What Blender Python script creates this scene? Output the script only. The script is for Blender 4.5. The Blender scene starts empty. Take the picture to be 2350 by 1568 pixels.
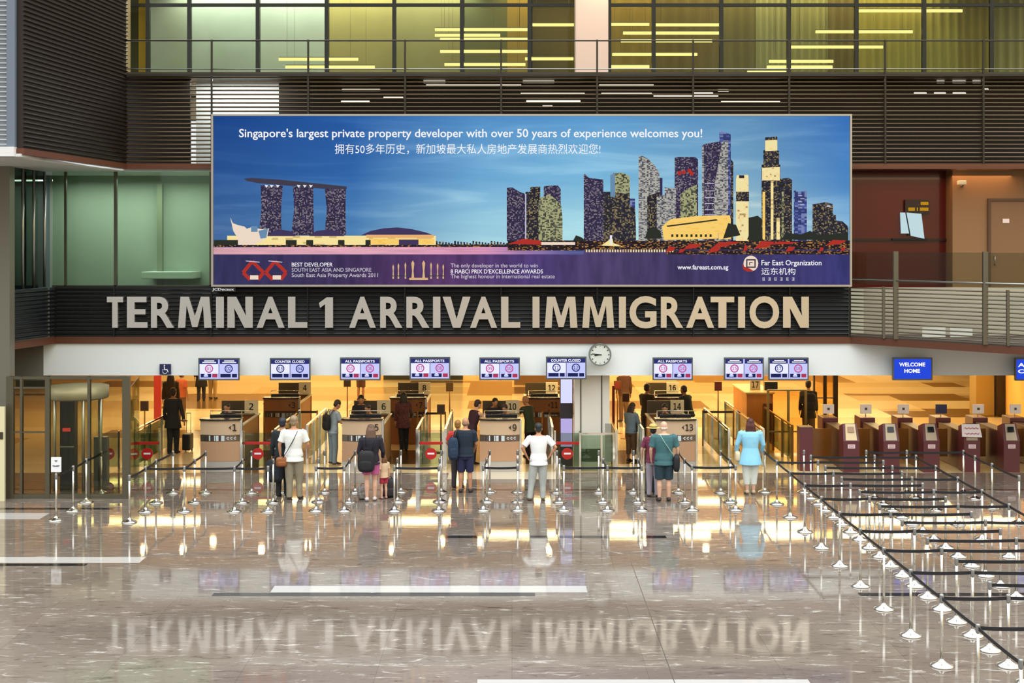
import bpy, bmesh, math, random
from mathutils import Vector, Matrix
random.seed(7)
SC = bpy.context.scene
COL = SC.collection
# ------------------------------------------------------------------ camera
EYE, F0, CX, HY = 5.7, 2900.0, 1175.0, 560.0        # eye height (m), focal length (px), principal column, horizon row
cam_d = bpy.data.cameras.new('camera'); cam = bpy.data.objects.new('camera', cam_d); COL.objects.link(cam)
cam.location = (0, 0, EYE); cam.rotation_euler = (math.pi/2, 0, 0)
cam_d.sensor_width = 36; cam_d.lens = F0/2350*36; cam_d.shift_y = -(784-HY)/2350; cam_d.clip_end = 300
SC.camera = cam
# ------------------------------------------------------------------ view, world
SC.view_settings.view_transform = 'Standard'; SC.view_settings.look = 'None'
SC.view_settings.exposure = 0.0; SC.view_settings.gamma = 1.0; SC.view_settings.use_curve_mapping = False
cy = SC.cycles
cy.max_bounces = 7; cy.diffuse_bounces = 3; cy.glossy_bounces = 4; cy.transmission_bounces = 4; cy.transparent_max_bounces = 16
cy.caustics_reflective = False; cy.caustics_refractive = False; cy.sample_clamp_indirect = 4.0

def lin(c):
    return tuple(((v/255)/12.92 if v/255 <= .04045 else ((v/255+.055)/1.055)**2.4) for v in c[:3]) + (1.0,)

W = bpy.data.worlds.new('atrium_daylight'); SC.world = W; W.use_nodes = True
nt = W.node_tree; nt.nodes.clear()
def N(nt, t, **k):
    n = nt.nodes.new(t)
    for a, b in k.items(): setattr(n, a, b)
    return n
def ramp(nt, fac, stops, interp='LINEAR'):
    r = N(nt, 'ShaderNodeValToRGB'); r.color_ramp.interpolation = interp
    e = r.color_ramp.elements
    while len(e) < len(stops): e.new(.5)
    for q, (p, c) in zip(e, stops):
        q.position = p; q.color = c if len(c) == 4 else tuple(c)+(1,)
    if fac is not None: nt.links.new(fac, r.inputs[0])
    return r
wo = N(nt, 'ShaderNodeOutputWorld'); wb = N(nt, 'ShaderNodeBackground'); wt = N(nt, 'ShaderNodeTexCoord')
ws = N(nt, 'ShaderNodeSeparateXYZ'); nt.links.new(wt.outputs['Generated'], ws.inputs[0])
# height ramp: dark hall below, lit storeys about the horizon, skylights overhead
mz = N(nt, 'ShaderNodeMapRange'); mz.inputs[1].default_value = -1; mz.inputs[2].default_value = 1; nt.links.new(ws.outputs['Z'], mz.inputs[0])
rz_ = ramp(nt, mz.outputs[0], [(0, (.10, .09, .08)), (.47, (.26, .24, .22)), (.53, (.50, .50, .48)), (.68, (.76, .80, .83)), (.85, (1.70, 1.78, 1.82))])
mx = N(nt, 'ShaderNodeMapRange'); mx.inputs[1].default_value = -.35; mx.inputs[2].default_value = .35; nt.links.new(ws.outputs['X'], mx.inputs[0])
rx_ = ramp(nt, mx.outputs[0], [(0, (.70, .74, .78)), (.42, (.95, .97, 1.0)), (.58, (1.35, 1.14, .82)), (1, (1.25, 1.02, .62))])  # cool to gold tint added for the steel letters to reflect
# added light and dark bands for the letters and posts to reflect
wv = N(nt, 'ShaderNodeCombineXYZ'); nt.links.new(ws.outputs['X'], wv.inputs[0])
wn_ = N(nt, 'ShaderNodeTexNoise'); wn_.inputs['Scale'].default_value = 9; wn_.inputs['Detail'].default_value = 3; nt.links.new(wv.outputs[0], wn_.inputs['Vector'])
wr_ = ramp(nt, wn_.outputs[0], [(.34, (.55, .55, .55)), (.5, (1, 1, 1)), (.66, (1.5, 1.5, 1.5))])
mb_ = N(nt, 'ShaderNodeMixRGB', blend_type='MULTIPLY'); mb_.inputs[0].default_value = 1; nt.links.new(rx_.outputs[0], mb_.inputs[1]); nt.links.new(wr_.outputs[0], mb_.inputs[2])
mul = N(nt, 'ShaderNodeMixRGB', blend_type='MULTIPLY')
za = N(nt, 'ShaderNodeMath', operation='ABSOLUTE'); nt.links.new(ws.outputs['Z'], za.inputs[0])
zm = N(nt, 'ShaderNodeMapRange'); zm.inputs[1].default_value = .12; zm.inputs[2].default_value = .45; zm.inputs[3].default_value = 1; zm.inputs[4].default_value = 0
nt.links.new(za.outputs[0], zm.inputs[0]); nt.links.new(zm.outputs[0], mul.inputs[0])      # added tint and bands only about eye level
nt.links.new(rz_.outputs[0], mul.inputs[1]); nt.links.new(mb_.outputs[0], mul.inputs[2])
nt.links.new(mul.outputs[0], wb.inputs[0]); wb.inputs[1].default_value = 1.82; nt.links.new(wb.outputs[0], wo.inputs[0])

# unseen area lamps added to brighten the rooms (ceiling lights that are things of their own are built with the hall)
def area(name, loc, size, power, col, rot=(0, 0, 0)):
    l = bpy.data.lights.new(name, 'AREA'); l.shape = 'RECTANGLE'; l.size, l.size_y = size; l.energy = power; l.color = lin(col)[:3]
    o = bpy.data.objects.new(name, l); COL.objects.link(o); o.location = loc; o.rotation_euler = rot
    return o
FILL_LAMPS = dict(upper=165.0, mezz_l=112.0, mezz_r=22.0, screen=16.0)
area('upper_gallery_lamp', (-5.5, 36.9, 13.1), (9, .9), FILL_LAMPS['upper']*1.3, (238, 240, 232))  # unseen fill for the blinds behind the gallery glass
area('upper_gallery_lamp', (6.0, 36.9, 13.1), (13, .9), FILL_LAMPS['upper']*.95, (255, 232, 176))
area('mezzanine_lamp', (-10.0, 32.8, 7.35), (4.0, .8), FILL_LAMPS['mezz_l'], (232, 242, 236))  # unseen fill, since the slab leaves the mezzanine dark
area('mezzanine_lamp', (10.8, 32.2, 7.45), (4.0, .5), FILL_LAMPS['mezz_r'], (255, 205, 150))

# ------------------------------------------------------------------ materials
MATS = {}
def mat(name, col, rough=.5, metal=0.0, emit=0.0, ecol=None, spec=.5, vary=0.0, vscale=8.0, stretch=(1, 1, 1), bump=0.0):
    if name in MATS: return MATS[name]
    m = bpy.data.materials.new(name); m.use_nodes = True; t = m.node_tree
    b = t.nodes['Principled BSDF']
    b.inputs['Base Color'].default_value = lin(col); b.inputs['Roughness'].default_value = rough
    b.inputs['Metallic'].default_value = metal; b.inputs['Specular IOR Level'].default_value = spec
    if emit:
        b.inputs['Emission Color'].default_value = lin(ecol or col); b.inputs['Emission Strength'].default_value = emit
    if vary or bump:
        tc = N(t, 'ShaderNodeTexCoord'); mp = N(t, 'ShaderNodeMapping'); mp.inputs['Scale'].default_value = stretch
        t.links.new(tc.outputs['Object'], mp.inputs[0])
        no = N(t, 'ShaderNodeTexNoise'); no.inputs['Scale'].default_value = vscale; no.inputs['Detail'].default_value = 4
        t.links.new(mp.outputs[0], no.inputs['Vector'])
        if vary:
            c = lin(col)
            r = ramp(t, no.outputs[0], [(.25, tuple(v*(1-vary) for v in c[:3])), (.75, tuple(min(1, v*(1+vary)) for v in c[:3]))])
            t.links.new(r.outputs[0], b.inputs['Base Color'])
        if bump:
            bp = N(t, 'ShaderNodeBump'); bp.inputs['Strength'].default_value = bump; bp.inputs['Distance'].default_value = .01
            t.links.new(no.outputs[0], bp.inputs['Height']); t.links.new(bp.outputs[0], b.inputs['Normal'])
    MATS[name] = m
    return m
def glass(name, tint, gloss=.10, rough=.02, dim=1.0):
    if name in MATS: return MATS[name]
    m = bpy.data.materials.new(name); m.use_nodes = True; t = m.node_tree; t.nodes.clear()
    o = N(t, 'ShaderNodeOutputMaterial'); tr = N(t, 'ShaderNodeBsdfTransparent'); gl = N(t, 'ShaderNodeBsdfGlossy'); mx = N(t, 'ShaderNodeMixShader')
    c = lin(tint); tr.inputs[0].default_value = (c[0]*dim, c[1]*dim, c[2]*dim, 1); gl.inputs['Roughness'].default_value = rough
    fr = N(t, 'ShaderNodeFresnel'); fr.inputs[0].default_value = 1.45
    ma = N(t, 'ShaderNodeMath', operation='MULTIPLY'); ma.inputs[1].default_value = gloss*10; t.links.new(fr.outputs[0], ma.inputs[0])
    t.links.new(ma.outputs[0], mx.inputs[0]); t.links.new(tr.outputs[0], mx.inputs[1]); t.links.new(gl.outputs[0], mx.inputs[2])
    t.links.new(mx.outputs[0], o.inputs[0]); MATS[name] = m
    return m
def emis(name, col, s=1.0):
    if name in MATS: return MATS[name]
    m = bpy.data.materials.new(name); m.use_nodes = True; t = m.node_tree; t.nodes.clear()
    o = N(t, 'ShaderNodeOutputMaterial'); e = N(t, 'ShaderNodeEmission'); e.inputs[0].default_value = lin(col); e.inputs[1].default_value = s
    t.links.new(e.outputs[0], o.inputs[0]); MATS[name] = m
    return m

# ------------------------------------------------------------------ mesh helpers
class MB:
    """collects shapes into one mesh"""
    def __init__(s): s.v = []; s.f = []; s.m = []; s.sm = []
    def add(s, vs, fs, mi=0, smooth=False):
        o = len(s.v); s.v += [tuple(p) for p in vs]
        for f in fs: s.f.append(tuple(i+o for i in f)); s.m.append(mi); s.sm.append(smooth)
        return s
    def box(s, x0, x1, y0, y1, z0, z1, mi=0):
        x0, x1 = min(x0, x1), max(x0, x1); y0, y1 = min(y0, y1), max(y0, y1); z0, z1 = min(z0, z1), max(z0, z1)
        v = [(x0,y0,z0),(x1,y0,z0),(x1,y1,z0),(x0,y1,z0),(x0,y0,z1),(x1,y0,z1),(x1,y1,z1),(x0,y1,z1)]
        return s.add(v, [(0,3,2,1),(4,5,6,7),(0,1,5,4),(1,2,6,5),(2,3,7,6),(3,0,4,7)], mi)
    def bbox(s, x0, x1, y0, y1, z0, z1, r=.01, mi=0):
        """box with chamfered edges"""
        v = []; bm = bmesh.new(); bmesh.ops.create_cube(bm, size=1)
        for q in bm.verts: q.co = Vector(((x0+x1)/2+q.co.x*(x1-x0), (y0+y1)/2+q.co.y*(y1-y0), (z0+z1)/2+q.co.z*(z1-z0)))
        bmesh.ops.bevel(bm, geom=list(bm.edges), offset=r, segments=2, affect='EDGES', profile=.6)
        return s.bm(bm, mi)
    def bm(s, bm, mi=0, smooth=False):
        bm.verts.ensure_lookup_table(); bm.verts.index_update()
        s.add([q.co[:] for q in bm.verts], [tuple(q.index for q in f.verts) for f in bm.faces], mi, smooth); bm.free()
        return s
    def bar(s, p0, p1, w, h, mi=0):
        """rectangular bar from p0 to p1: w across (horizontal), h tall"""
        p0, p1 = Vector(p0), Vector(p1); d = (p1-p0).normalized()
        up = Vector((0,0,1)) if abs(d.z) < .95 else Vector((0,1,0))
        a = d.cross(up).normalized()*w/2; b = a.cross(d).normalized()*h/2
        v = [p+i*a+j*b for p in (p0, p1) for i, j in ((-1,-1),(1,-1),(1,1),(-1,1))]
        return s.add(v, [(0,1,2,3),(7,6,5,4),(0,4,5,1),(1,5,6,2),(2,6,7,3),(3,7,4,0)], mi)
    def tube(s, pts, rad, n=10, mi=0, ell=None, smooth=True, ref=None):
        """tube through pts; rad per point (number or (ra, rb)); ref: the direction of ra"""
        pts = [Vector(p) for p in pts]
        if not isinstance(rad, (list, tuple)): rad = [rad]*len(pts)
        vs = []; k = len(pts); a = None
        for i, p in enumerate(pts):
            d = (pts[min(i+1, k-1)]-pts[max(i-1, 0)]).normalized()
            if a is None:
                up = Vector(ref) if ref else (Vector((0,0,1)) if abs(d.z) < .9 else Vector((1,0,0)))
                a = (up-d*up.dot(d)).normalized()
            else: a = (a-d*a.dot(d)).normalized()
            b = d.cross(a); r = rad[i]; ra, rb = r if isinstance(r, tuple) else (r, r)
            vs += [p+a*ra*math.cos(2*math.pi*j/n)+b*rb*math.sin(2*math.pi*j/n) for j in range(n)]
        fs = [(i*n+j, i*n+(j+1)%n, (i+1)*n+(j+1)%n, (i+1)*n+j) for i in range(k-1) for j in range(n)]
        fs += [tuple(range(n-1, -1, -1)), tuple((k-1)*n+j for j in range(n))]
        return s.add(vs, fs, mi, smooth)
    def lathe(s, prof, c=(0,0,0), n=20, mi=0):
        c = Vector(c); k = len(prof)
        vs = [c+Vector((r*math.cos(2*math.pi*j/n), r*math.sin(2*math.pi*j/n), z)) for r, z in prof for j in range(n)]
        fs = [(i*n+j, i*n+(j+1)%n, (i+1)*n+(j+1)%n, (i+1)*n+j) for i in range(k-1) for j in range(n)]
        fs += [tuple(range(n-1,-1,-1)), tuple((k-1)*n+j for j in range(n))]
        return s.add(vs, fs, mi, True)
    def ball(s, c, r, n=12, mi=0, rot=None):
        c = Vector(c); rx, ry, rz = r if isinstance(r, tuple) else (r, r, r)
        bm = bmesh.new(); bmesh.ops.create_uvsphere(bm, u_segments=n, v_segments=max(6, n*2//3), radius=1)
        for q in bm.verts:
            p = Vector((q.co.x*rx, q.co.y*ry, q.co.z*rz)); q.co = c+(rot @ p if rot else p)
        return s.bm(bm, mi, True)
    def poly(s, pts, mi=0): return s.add(pts, [tuple(range(len(pts)))], mi)
    def prism(s, pts, y0, y1, mi=0):
        """outline in x,z pushed from y0 to y1"""
        n = len(pts); v = [(x, y0, z) for x, z in pts]+[(x, y1, z) for x, z in pts]
        return s.add(v, [tuple(range(n)), tuple(range(2*n-1, n-1, -1))]+[(i, i+n, (i+1)%n+n, (i+1)%n) for i in range(n)], mi)
    def slab(s, pts, z0, z1, mi=0):
        """outline in x,y pushed from z0 to z1"""
        n = len(pts); v = [(x, y, z0) for x, y in pts]+[(x, y, z1) for x, y in pts]
        return s.add(v, [tuple(range(n-1,-1,-1)), tuple(range(n, 2*n))]+[(i, (i+1)%n, (i+1)%n+n, i+n) for i in range(n)], mi)
    def data(s, name):
        me = bpy.data.meshes.new(name); me.from_pydata(s.v, [], s.f)
        me.polygons.foreach_set('material_index', s.m); me.polygons.foreach_set('use_smooth', s.sm)
        bm = bmesh.new(); bm.from_mesh(me); bmesh.ops.recalc_face_normals(bm, faces=bm.faces); bm.to_mesh(me); bm.free()
        me.update(); return me
    def build(s, name, mats, parent=None, loc=(0,0,0), flat=False):
        me = s.data(name) if not flat else None
        if flat:
            me = bpy.data.meshes.new(name); me.from_pydata(s.v, [], s.f); me.polygons.foreach_set('material_index', s.m); me.update()
        for m in (mats if isinstance(mats, (list, tuple)) else [mats]): me.materials.append(m)
        return put(name, me, parent, loc)
def put(name, me, parent=None, loc=(0,0,0)):
    o = bpy.data.objects.new(name, me); COL.objects.link(o); o.location = loc
    if parent is not None: o.parent = parent
    return o
def empty(name, loc=(0,0,0), rz=0.0):
    o = bpy.data.objects.new(name, None); COL.objects.link(o); o.location = loc; o.rotation_euler = (0,0,rz); o.empty_display_size = .1
    return o
def tag(o, label, cat, group=None, kind=None):
    o['label'] = label; o['category'] = cat
    if group: o['group'] = group
    if kind: o['kind'] = kind
    return o
def struct(o, label=None):
    o['kind'] = 'structure'
    if label: o['label'] = label
    return o
def thing(name, label, cat, loc=(0,0,0), rz=0.0, group=None): return tag(empty(name, loc, rz), label, cat, group)
def WX(px, d): return (px-CX)*d/F0
def WZ(py, d): return EYE-(py-HY)*d/F0
def GD(py): return EYE*F0/(py-HY)                    # distance of a floor point seen on row py
def G(px, py): d = GD(py); return (WX(px, d), d, 0.0)

# text -------------------------------------------------------------
import os
try: FONT = bpy.data.fonts.load(os.path.join(bpy.utils.system_resource('DATAFILES'), 'fonts', 'DejaVuSansMono.woff2'))     # the figures' typeface ships with Blender
except Exception: FONT = None
def text_data(body, bold=0.0, extrude=0.0, res=3, spacing=1.0, shear=0.0):
    cu = bpy.data.curves.new('lettering', 'FONT'); cu.body = body; cu.size = 1; cu.offset = bold; cu.extrude = extrude
    if FONT is not None and body.isdigit(): cu.font = FONT; cu.body = body.replace('0', 'O'); cu.offset = min(bold, .012)
    cu.resolution_u = res; cu.space_character = spacing; cu.shear = shear
    o = bpy.data.objects.new('lettering', cu); COL.objects.link(o)
    dg = bpy.context.evaluated_depsgraph_get()
    me = bpy.data.meshes.new_from_object(o.evaluated_get(dg))
    bpy.data.objects.remove(o); bpy.data.curves.remove(cu)
    return me
def text_fit(name, body, x0, x1, z0, z1, y, m, parent=None, bold=0.0, extrude=0.0, loc=(0,0,0), res=3, keep=False):
    """lettering that stands upright facing the hall, fitted to the rectangle x0..x1, z0..z1; keep: do not stretch the width"""
    me = text_data(body, bold, 1.0 if extrude else 0.0, res)
    co = [v.co.copy() for v in me.vertices]
    ax, bx = min(c.x for c in co), max(c.x for c in co); ay, by = min(c.y for c in co), max(c.y for c in co)
    sz = (z1-z0)/(by-ay); sx = sz if keep else (x1-x0)/(bx-ax)
    if keep: x0 = (x0+x1)/2-sx*(bx-ax)/2
    for v, c in zip(me.vertices, co):
        v.co = (x0+(c.x-ax)*sx, y-extrude*(c.z+1)/2 if extrude else y, z0+(c.y-ay)*sz)
    me.materials.clear(); me.materials.append(m); me.name = name
    return put(name, me, parent, loc)
# ================================================================== SETTING
D0 = 31.5                                            # the facade plane of the arrival hall
# polished granite of the atrium
def granite(name, base, dark, light, rough, tile=(1.8, .9)):
    m = bpy.data.materials.new(name); m.use_nodes = True; t = m.node_tree; b = t.nodes['Principled BSDF']
    tc = N(t, 'ShaderNodeTexCoord')
    mp = N(t, 'ShaderNodeMapping'); mp.inputs['Scale'].default_value = (1.3, 6.0, 1); mp.inputs['Rotation'].default_value = (0, 0, .12)
    t.links.new(tc.outputs['Object'], mp.inputs[0])
    n1 = N(t, 'ShaderNodeTexNoise'); n1.inputs['Scale'].default_value = 1.6; n1.inputs['Detail'].default_value = 9; n1.inputs['Roughness'].default_value = .68
    n1.inputs['Distortion'].default_value = 1.2; t.links.new(mp.outputs[0], n1.inputs['Vector'])
    r1 = ramp(t, n1.outputs[0], [(.30, lin(dark)), (.45, lin(base)), (.58, lin(base)), (.66, lin(light)), (.72, lin(base)), (1, lin(dark))])
    n2 = N(t, 'ShaderNodeTexNoise'); n2.inputs['Scale'].default_value = .22; n2.inputs['Detail'].default_value = 2; t.links.new(tc.outputs['Object'], n2.inputs['Vector'])
    r2 = ramp(t, n2.outputs[0], [(.35, (.80, .78, .76)), (.65, (1.12, 1.12, 1.14))])
    br = N(t, 'ShaderNodeTexBrick'); br.offset = 0.0; br.inputs['Scale'].default_value = 1; br.inputs['Mortar Size'].default_value = .004
    br.inputs['Brick Width'].default_value = tile[0]; br.inputs['Row Height'].default_value = tile[1]
    br.inputs['Color1'].default_value = (.93, .92, .92, 1); br.inputs['Color2'].default_value = (1.04, 1.04, 1.03, 1); br.inputs['Mortar'].default_value = (.72, .7, .68, 1)
    t.links.new(tc.outputs['Object'], br.inputs['Vector'])
    a = N(t, 'ShaderNodeMixRGB', blend_type='MULTIPLY'); a.inputs[0].default_value = 1; t.links.new(r1.outputs[0], a.inputs[1]); t.links.new(r2.outputs[0], a.inputs[2])
    c = N(t, 'ShaderNodeMixRGB', blend_type='MULTIPLY'); c.inputs[0].default_value = 1; t.links.new(a.outputs[0], c.inputs[1]); t.links.new(br.outputs[0], c.inputs[2])
    t.links.new(c.outputs[0], b.inputs['Base Color']); b.inputs['Roughness'].default_value = rough; b.inputs['IOR'].default_value = 1.75
    bp = N(t, 'ShaderNodeBump'); bp.inputs['Strength'].default_value = .02; bp.inputs['Distance'].default_value = .01
    t.links.new(n1.outputs[0], bp.inputs['Height']); t.links.new(bp.outputs[0], b.inputs['Normal'])
    return m
M_GRAN = granite('polished_granite', (123, 112, 101), (80, 70, 61), (186, 180, 171), .035)
def hallstone(name):
    """the inner hall's stone: big oblong fields of cream and brown"""
    m = bpy.data.materials.new(name); m.use_nodes = True; t = m.node_tree; b = t.nodes['Principled BSDF']
    tc = N(t, 'ShaderNodeTexCoord')
    def field(w, h, off, seed):
        mp = N(t, 'ShaderNodeMapping'); mp.inputs['Location'].default_value = seed; t.links.new(tc.outputs['Object'], mp.inputs[0])
        br = N(t, 'ShaderNodeTexBrick'); br.offset = off; br.inputs['Scale'].default_value = 1; br.inputs['Mortar Size'].default_value = 0
        br.inputs['Brick Width'].default_value = w; br.inputs['Row Height'].default_value = h
        br.inputs['Color1'].default_value = (0,0,0,1); br.inputs['Color2'].default_value = (1,1,1,1); t.links.new(mp.outputs[0], br.inputs['Vector'])
        return br.outputs[0]
    a = field(4.2, 2.2, .37, (0, .3, 0)); c = field(6.6, 4.4, .6, (1.7, .9, 0))
    ad = N(t, 'ShaderNodeMixRGB'); ad.inputs[0].default_value = .4; t.links.new(a, ad.inputs[1]); t.links.new(c, ad.inputs[2])
    r = ramp(t, ad.outputs[0], [(0, lin((92, 66, 34))), (.27, lin((116, 86, 46))), (.33, lin((206, 176, 122))), (.8, lin((240, 218, 170)))])
    t.links.new(r.outputs[0], b.inputs['Base Color']); b.inputs['Roughness'].default_value = .16; b.inputs['IOR'].default_value = 1.5
    return m
M_HALL = hallstone('hall_stone')
struct(MB().box(-26, 26, 8, 31.45, -.3, 0).build('floor', M_GRAN), 'polished grey granite floor of the arrivals atrium')
struct(MB().box(-26, 34, 31.45, 60, -.3, 0).build('floor', M_HALL), 'warm cream and brown stone floor of the immigration hall')
M_BLACK = mat('black_granite', (34, 32, 32), .06); M_WHITE = mat('white_marble', (178, 174, 168), .06); M_PALE = mat('cream_marble', (222, 208, 182), .08)
def strip(x0, x1, y0, y1, m):                         # a flush stone inlay between photo rows y0 and y1
    d0, d1 = GD(y1), GD(y0)
    return struct(MB().box(WX(x0, d0), WX(x1, d0), d0, d1, -.01, .0015).build('trim_1', m), 'stone strip inlaid in the floor')
strip(485, 1228, 1361, 1368.5, M_BLACK); strip(1010, 1530, 1230, 1235.5, M_BLACK); strip(-120, 195, 1294, 1299.5, M_BLACK)
strip(1975, 2700, 1361, 1368.5, M_BLACK); strip(-100, 258, 1166, 1170, M_BLACK)
strip(620, 1348, 1345, 1360, M_WHITE); strip(-120, 320, 1279, 1292, M_WHITE); strip(1095, 1860, 1560, 1569, M_WHITE)
strip(-60, 90, 1178, 1192, M_WHITE)
strip(1026, 1290, 1083.5, 1100, M_PALE)
struct(MB().box(-12, 26, GD(1126), GD(1123), -.01, .0015).build('trim_2', mat('brown_granite', (86, 66, 52), .08)), 'dark stone line across the floor before the desks')
# long floor joint
mj = MB(); a0, a1 = G(1448, 1290), G(1560, 1600)
mj.bar((a1[0], a1[1], .0008), (a0[0], a0[1], .0008), .012, .002); struct(mj.build('trim_3', mat('joint_grey', (70, 66, 60), .3)), 'thin joint in the granite floor')

# facade: bulkhead, brown edge beam, sign band
M_WALL = mat('white_plaster', (240, 244, 242), .55); M_BROWN = mat('brown_metal', (104, 62, 42), .42, .25)
M_DARKSLAT = mat('black_slat_metal', (30, 32, 32), .34, .5); M_BACK = mat('black_backing', (14, 15, 15), .7)
M_BRONZE = mat('bronze_slat_metal', (98, 82, 60), .30, .6); M_BRBACK = mat('bronze_backing', (30, 23, 17), .7)
M_STEEL = mat('brushed_steel', (178, 178, 172), .28, .9); M_GREYM = mat('grey_paint', (120, 116, 106), .45)
Z_BH0, Z_BH1, Z_TR, Z_SG = 2.42, 3.22, 3.40, 4.62
struct(MB().box(WX(100, D0), 22, D0, D0+.3, Z_BH0, Z_BH1).build('wall_front', M_WALL), 'white bulkhead above the immigration desks')
struct(MB().box(-17, WX(100, D0), D0-.02, D0+.3, 2.30, Z_BH1).build('wall_front', M_GREYM), 'grey end of the bulkhead')
# balcony edge: straight over the desks, swinging towards the hall at both ends
RA, RB, RC = (WX(1950, D0), D0-.06), (11.45, 28.2), (14.2, 25.4)
LA, LB = (WX(130, D0), D0-.06), (WX(28, 29.6), 29.55)
struct(MB().slab([LB, LA, RA, RB, RC, (14.2, 38), (-14, 38), (-14, 29.5)], Z_BH1, Z_TR-.01).build('trim_4', M_BROWN), 'brown edge beam of the mezzanine floor')
struct(MB().slab([(-14, 29.6), (LB[0]+.02, LB[1]+.02), (LA[0], LA[1]+.02), (RA[0], RA[1]+.02), (RB[0], RB[1]+.02), (RC[0], RC[1]+.02), (14.2, 38), (-14, 38)], Z_TR-.01, Z_TR+.02)
       .build('floor', mat('mezzanine_carpet', (70, 62, 52), .8)), 'mezzanine floor')
def slats(p0, p1, z0, z1, n, depth=.035, fill=.55, mi=0, mb=None):
    """n horizontal half-round slats from p0 to p1"""
    mb = mb or MB(); h = (z1-z0)/n; p0, p1 = Vector((*p0, 0)), Vector((*p1, 0)); d = (p1-p0).normalized(); nr = Vector((d.y, -d.x, 0))
    for i in range(n):
        c = z0+(i+.5)*h; r = h*fill/2; pr = [(0, -r), (depth*.7, -r*.75), (depth, 0), (depth*.7, r*.75), (0, r)]
        v = [p+nr*a+Vector((0, 0, c+b)) for p in (p0, p1) for a, b in pr]
        mb.add(v, [(j, j+1, j+6, j+5) for j in range(4)]+[(4, 0, 5, 9), (4, 3, 2, 1, 0), (5, 6, 7, 8, 9)], mi)
    return mb
def posts(pts, z0, z1, w, name, m, parent):
    for x, y in pts: MB().box(x-w/2, x+w/2, y-w/2, y+w/2, z0, z1).build(name, m, parent)
sb = thing('sign_band', 'dark slatted balustrade band carrying the big steel letters over the desks', 'balustrade')
slats(LA, RA, Z_TR+.02, Z_SG, 12).build('slats', M_DARKSLAT, sb)
MB().box(LA[0], RA[0], LA[1], LA[1]+.03, Z_TR, Z_SG+.03).build('backing', M_BACK, sb)
posts([(WX(px, D0), LA[1]-.045) for px in (130, 265, 487, 708, 930, 1150, 1370, 1590, 1810, 1948)], Z_TR, Z_SG, .035, 'post', M_DARKSLAT, sb)
sl = thing('slatted_balustrade', 'dark slatted balustrade turning towards the viewer beneath the green glass', 'balustrade')
slats(LB, LA, Z_TR+.02, Z_SG-.02, 12).build('slats', M_DARKSLAT, sl)
MB().slab([LB, LA, (LA[0], LA[1]+.03), (LB[0], LB[1]+.03)], Z_TR, Z_SG).build('backing', mat('slate_backing', (44, 48, 54), .4), sl)
posts([(LB[0]+(LA[0]-LB[0])*f, LB[1]+(LA[1]-LB[1])*f-.04) for f in (.02, .85)], Z_TR, Z_SG, .03, 'post', M_STEEL, sl)

# ---- steel letters
M_LET = mat('letter_steel', (226, 220, 210), .20, .9)
sg = thing('wall_sign', 'large raised steel lettering TERMINAL 1 ARRIVAL IMMIGRATION on the slatted band', 'sign', (0, D0-.16, Z_TR))
kL = (D0-.16)/F0
kz = lambda px, py: ((px-CX)*kL, EYE-(py-HY)*kL-Z_TR)
LB_ = [('T', 247, 284), ('E', 293, 340), ('R', 348, 401), ('M', 410, 487), ('I', 497, 515), ('N', 523, 581), ('A', 590, 654), ('L', 662, 706), ('1', 732, 765), ('A', 802, 863), ('R', 873, 924), ('R', 933, 986), ('I', 994, 1011),
       ('V', 1016, 1080), ('A', 1079, 1141), ('L', 1150, 1194), ('I', 1222, 1238), ('M', 1250, 1325), ('M', 1336, 1409), ('I', 1420, 1436), ('G', 1444, 1506), ('R', 1516, 1567), ('A', 1574, 1638), ('T', 1630, 1684), ('I', 1693, 1709), ('O', 1719, 1787), ('N', 1796, 1855)]
GLY = {'I': [(0, 1), (0, 0), (1, 0), (1, 1)], '1': [(.45, 1), (.45, .24), (.1, .36), (.02, .2), (.55, .02), (1, .02), (1, 1)], 'L': [(0, 1), (0, 0), (.38, 0), (.38, .82), (1, .82), (1, 1)],
       'T': [(.33, 1), (.33, .18), (0, .18), (0, 0), (1, 0), (1, .18), (.67, .18), (.67, 1)], 'E': [(0, 1), (0, 0), (.95, 0), (.95, .18), (.37, .18), (.37, .4), (.9, .4), (.9, .57), (.37, .57), (.37, .82), (1, .82), (1, 1)],
       'M': [(0, 1), (.07, 0), (.32, 0), (.5, .62), (.68, 0), (.93, 0), (1, 1), (.78, 1), (.745, .28), (.575, 1-.02), (.42, 1-.02), (.255, .28), (.21, 1)], 'V': [(.37, 1), (0, 0), (.29, 0), (.5, .72), (.72, 0), (1, 0), (.64, 1)],
       'N': [(0, 1), (0, 0), (.35, 0), (.74, .62), (.71, .4), (.71, 0), (1, 0), (1, 1), (.67, 1), (.26, .36), (.29, .6), (.29, 1)]}
for ch, a, b_ in LB_:
    if ch in GLY: mb = MB(); mb.prism([kz(a+(b_-a)*u, 681+71*v) for u, v in GLY[ch]], -.06, .06)
    else:
        me = text_data(ch, .03, 1.0, 5); co = [v.co for v in me.vertices]; ax, bx = min(c.x for c in co), max(c.x for c in co); ay, by = min(c.y for c in co), max(c.y for c in co)
        o_ = 1.5 if ch in 'GO' else 0; x0, z0 = kz(a, 752+o_); x1, z1 = kz(b_, 681-o_); mb = MB()
        mb.add([(x0+(c.x-ax)*(x1-x0)/(bx-ax), -.06*c.z, z0+(c.y-ay)*(z1-z0)/(by-ay)) for c in co], [tuple(f.vertices) for f in me.polygons]); bpy.data.meshes.remove(me)
    mb.build('letter', M_LET, sg)

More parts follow.
